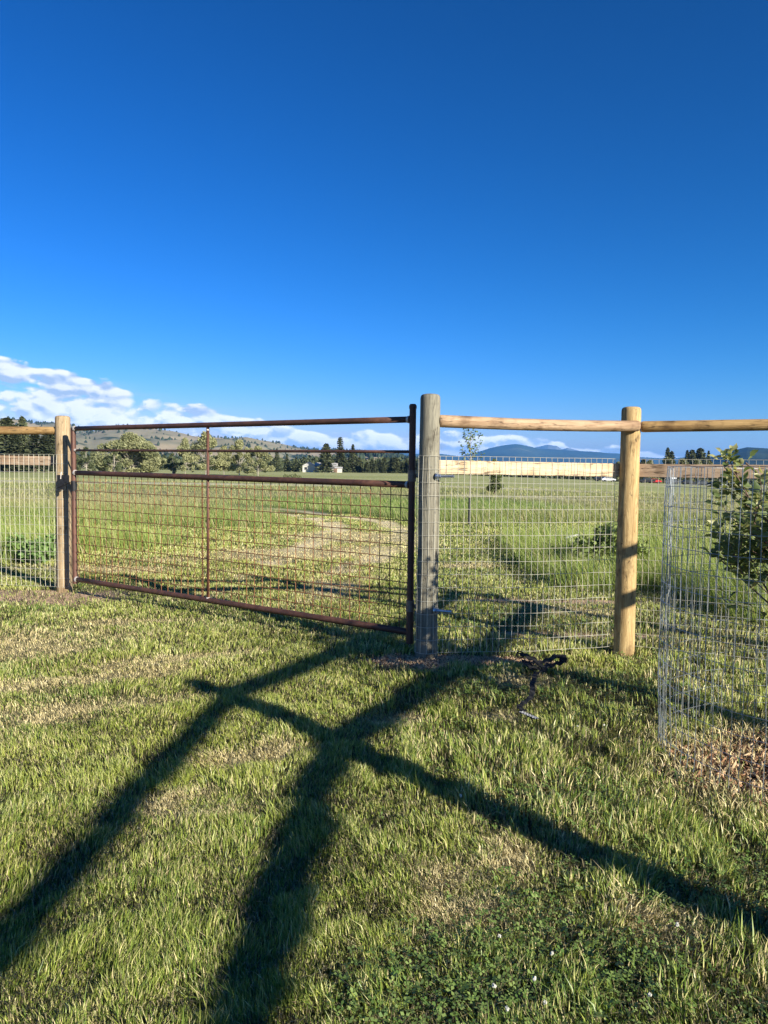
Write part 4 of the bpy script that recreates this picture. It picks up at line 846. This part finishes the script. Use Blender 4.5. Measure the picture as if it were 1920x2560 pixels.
# ------------------------------------------------------------------ white house
wallm = simple('cream_wall', (.52, .50, .43), .7, 0, .05, 2); roofm = simple('grey_roof', (.42, .41, .39), .8, 0, .1, 3); glass = simple('dark_glass', (.03, .035, .04), .15); doorm = simple('brown_door', (.2, .12, .08), .6)
hp = at(800, 1178, 256); hz = float(gz(hp.x, 256)); ho = root('house', (hp.x, 256, hz), 'low cream house with a gable behind the conifers across the field', 'house')
MB().box((2.2, 0, 1.15), (7.5, 5, 2.3)).box((-3.6, -.6, 1.1), (4.2, 5, 2.2)).build('wall', wallm, ho)
MB().prism([(-2.9, 2.25), (2.9, 2.25), (0, 3.4)], -1.7, 6.2).prism([(-5.9, 2.2), (-1.3, 2.2), (-3.6, 3.5)], -3.3, 2.2, 'y').build('roof', roofm, ho)
for x_, y_ in ((0, -2.5), (1.7, -2.5), (5., -2.5), (-4.6, -3.1)): MB().box((x_, y_-.02, 1.3), (.9, .06, .9)).build('window', glass, ho)
MB().box((3.3, -2.53, 1.0), (.9, .06, 1.9)).build('door', doorm, ho)
hp = at(832, 1178, 252); h2 = root('shed', (hp.x, 252, float(gz(hp.x, 252))), 'small cream outbuilding right of the low house behind the conifers', 'shed')
MB().box((0, 0, .75), (6.2, 3, 1.5)).build('wall', wallm, h2); MB().prism([(-1.7, 1.45), (1.7, 1.45), (0, 2.0)], -3.3, 3.3).build('roof', roofm, h2); MB().box((1, -1.52, .7), (1.2, .05, 1.3)).build('door', doorm, h2)
# parked vehicles
def paint(nm, c_): return simple(nm, c_, .3, .1, .03, 3)
tyre = simple('tyre_rubber', (.02, .02, .02), .8)
def car(px, col_, pm, label, Y=238, rz=0., pick=False):
    p = at(px, 1190, Y); o = root('pickup_truck' if pick else 'car', (p.x, Y, float(gz(p.x, Y))), label, 'car', None, rz)
    if pick: prof = [(-2.6, .45), (2.6, .45), (2.6, .95), (1.3, 1.1), (.7, 1.7), (-.7, 1.75), (-.8, 1.1), (-2.6, 1.1)]; g_ = [(-.6, 1.12), (1.15, 1.12), (.64, 1.62), (-.6, 1.66)]
    else: prof = [(-2.15, .4), (2.15, .4), (2.2, .85), (1.25, .98), (.6, 1.45), (-1.1, 1.5), (-1.8, 1.05), (-2.2, .95)]; g_ = [(-1.5, 1.05), (1.05, 1.0), (.55, 1.38), (-1.05, 1.43)]
    MB().prism(prof, -.88, .88, 'y').build('body', pm, o, bevel=.06); MB().prism(g_, -.90, .90, 'y').build('window', glass, o)
    for sx_ in (-1.35, 1.35):
        for sy_ in (-.82, .82): MB().tube([(sx_, sy_-.1, .33), (sx_, sy_+.1, .33)], .34, 14).build('wheel', tyre, o)
blk = paint('black_paint', (.012, .012, .015)); wht = paint('white_paint', (.75, .76, .78)); redp = paint('red_paint', (.55, .03, .03)); gry = paint('dark_grey_paint', (.05, .055, .065))
car(1503, 0, blk, 'black car parked far off, left of the white one', 240); car(1521, 0, wht, 'white car parked far off just left of the yellow post', 236)
car(1617, 0, blk, 'black pickup parked far off just right of the yellow post', 240, pick=True); car(1636, 0, redp, 'bright red car showing behind the black pickup, far off', 246); car(1681, 0, gry, 'dark grey pickup parked far off right of the red car', 238, pick=True)
car(1722, 0, blk, 'black car parked far off behind the wire cage, right of the grey pickup', 240); car(1758, 0, gry, 'dark grey car parked far off behind the wire cage, left of the shrub leaves', 242); car(1792, 0, blk, 'black car parked far off, last of the row, behind the shrub leaves', 240)
sp_ = at(1684, 1195, 225); sg = root('sign', (sp_.x, 225, float(gz(sp_.x, 225))), 'plain white board on two legs in front of the parked cars', 'sign'); zt = sp_.z-float(gz(sp_.x, 225))
MB().box((0, 0, zt), (1.7, .05, .42)).build('panel', wht, sg)
for x_ in (-.7, .7): MB().tube([(x_, .03, 0), (x_, .03, zt)], .04, 8).build('leg', dbark, sg)

# ------------------------------------------------------------------ air
hz_ = MB().box((0, 3500, 240), (44000, 36000, 560)); hzm = bpy.data.materials.new('haze'); hzm.use_nodes = True; hn = hzm.node_tree; hn.nodes.clear()
ho_ = hn.nodes.new('ShaderNodeOutputMaterial'); hv = hn.nodes.new('ShaderNodeVolumePrincipled'); hv.inputs['Color'].default_value = (.12, .42, 1, 1); hv.inputs['Density'].default_value = 7.5e-5; hv.inputs['Anisotropy'].default_value = 0.
hn.links.new(hv.outputs[0], ho_.inputs['Volume']); o = hz_.build('haze', hzm); tag(o, 'thin blue air between the fence and the far mountains', 'haze', kind='stuff')
S.render.engine = 'CYCLES'; S.cycles.volume_bounces = 0; S.cycles.max_bounces = 6
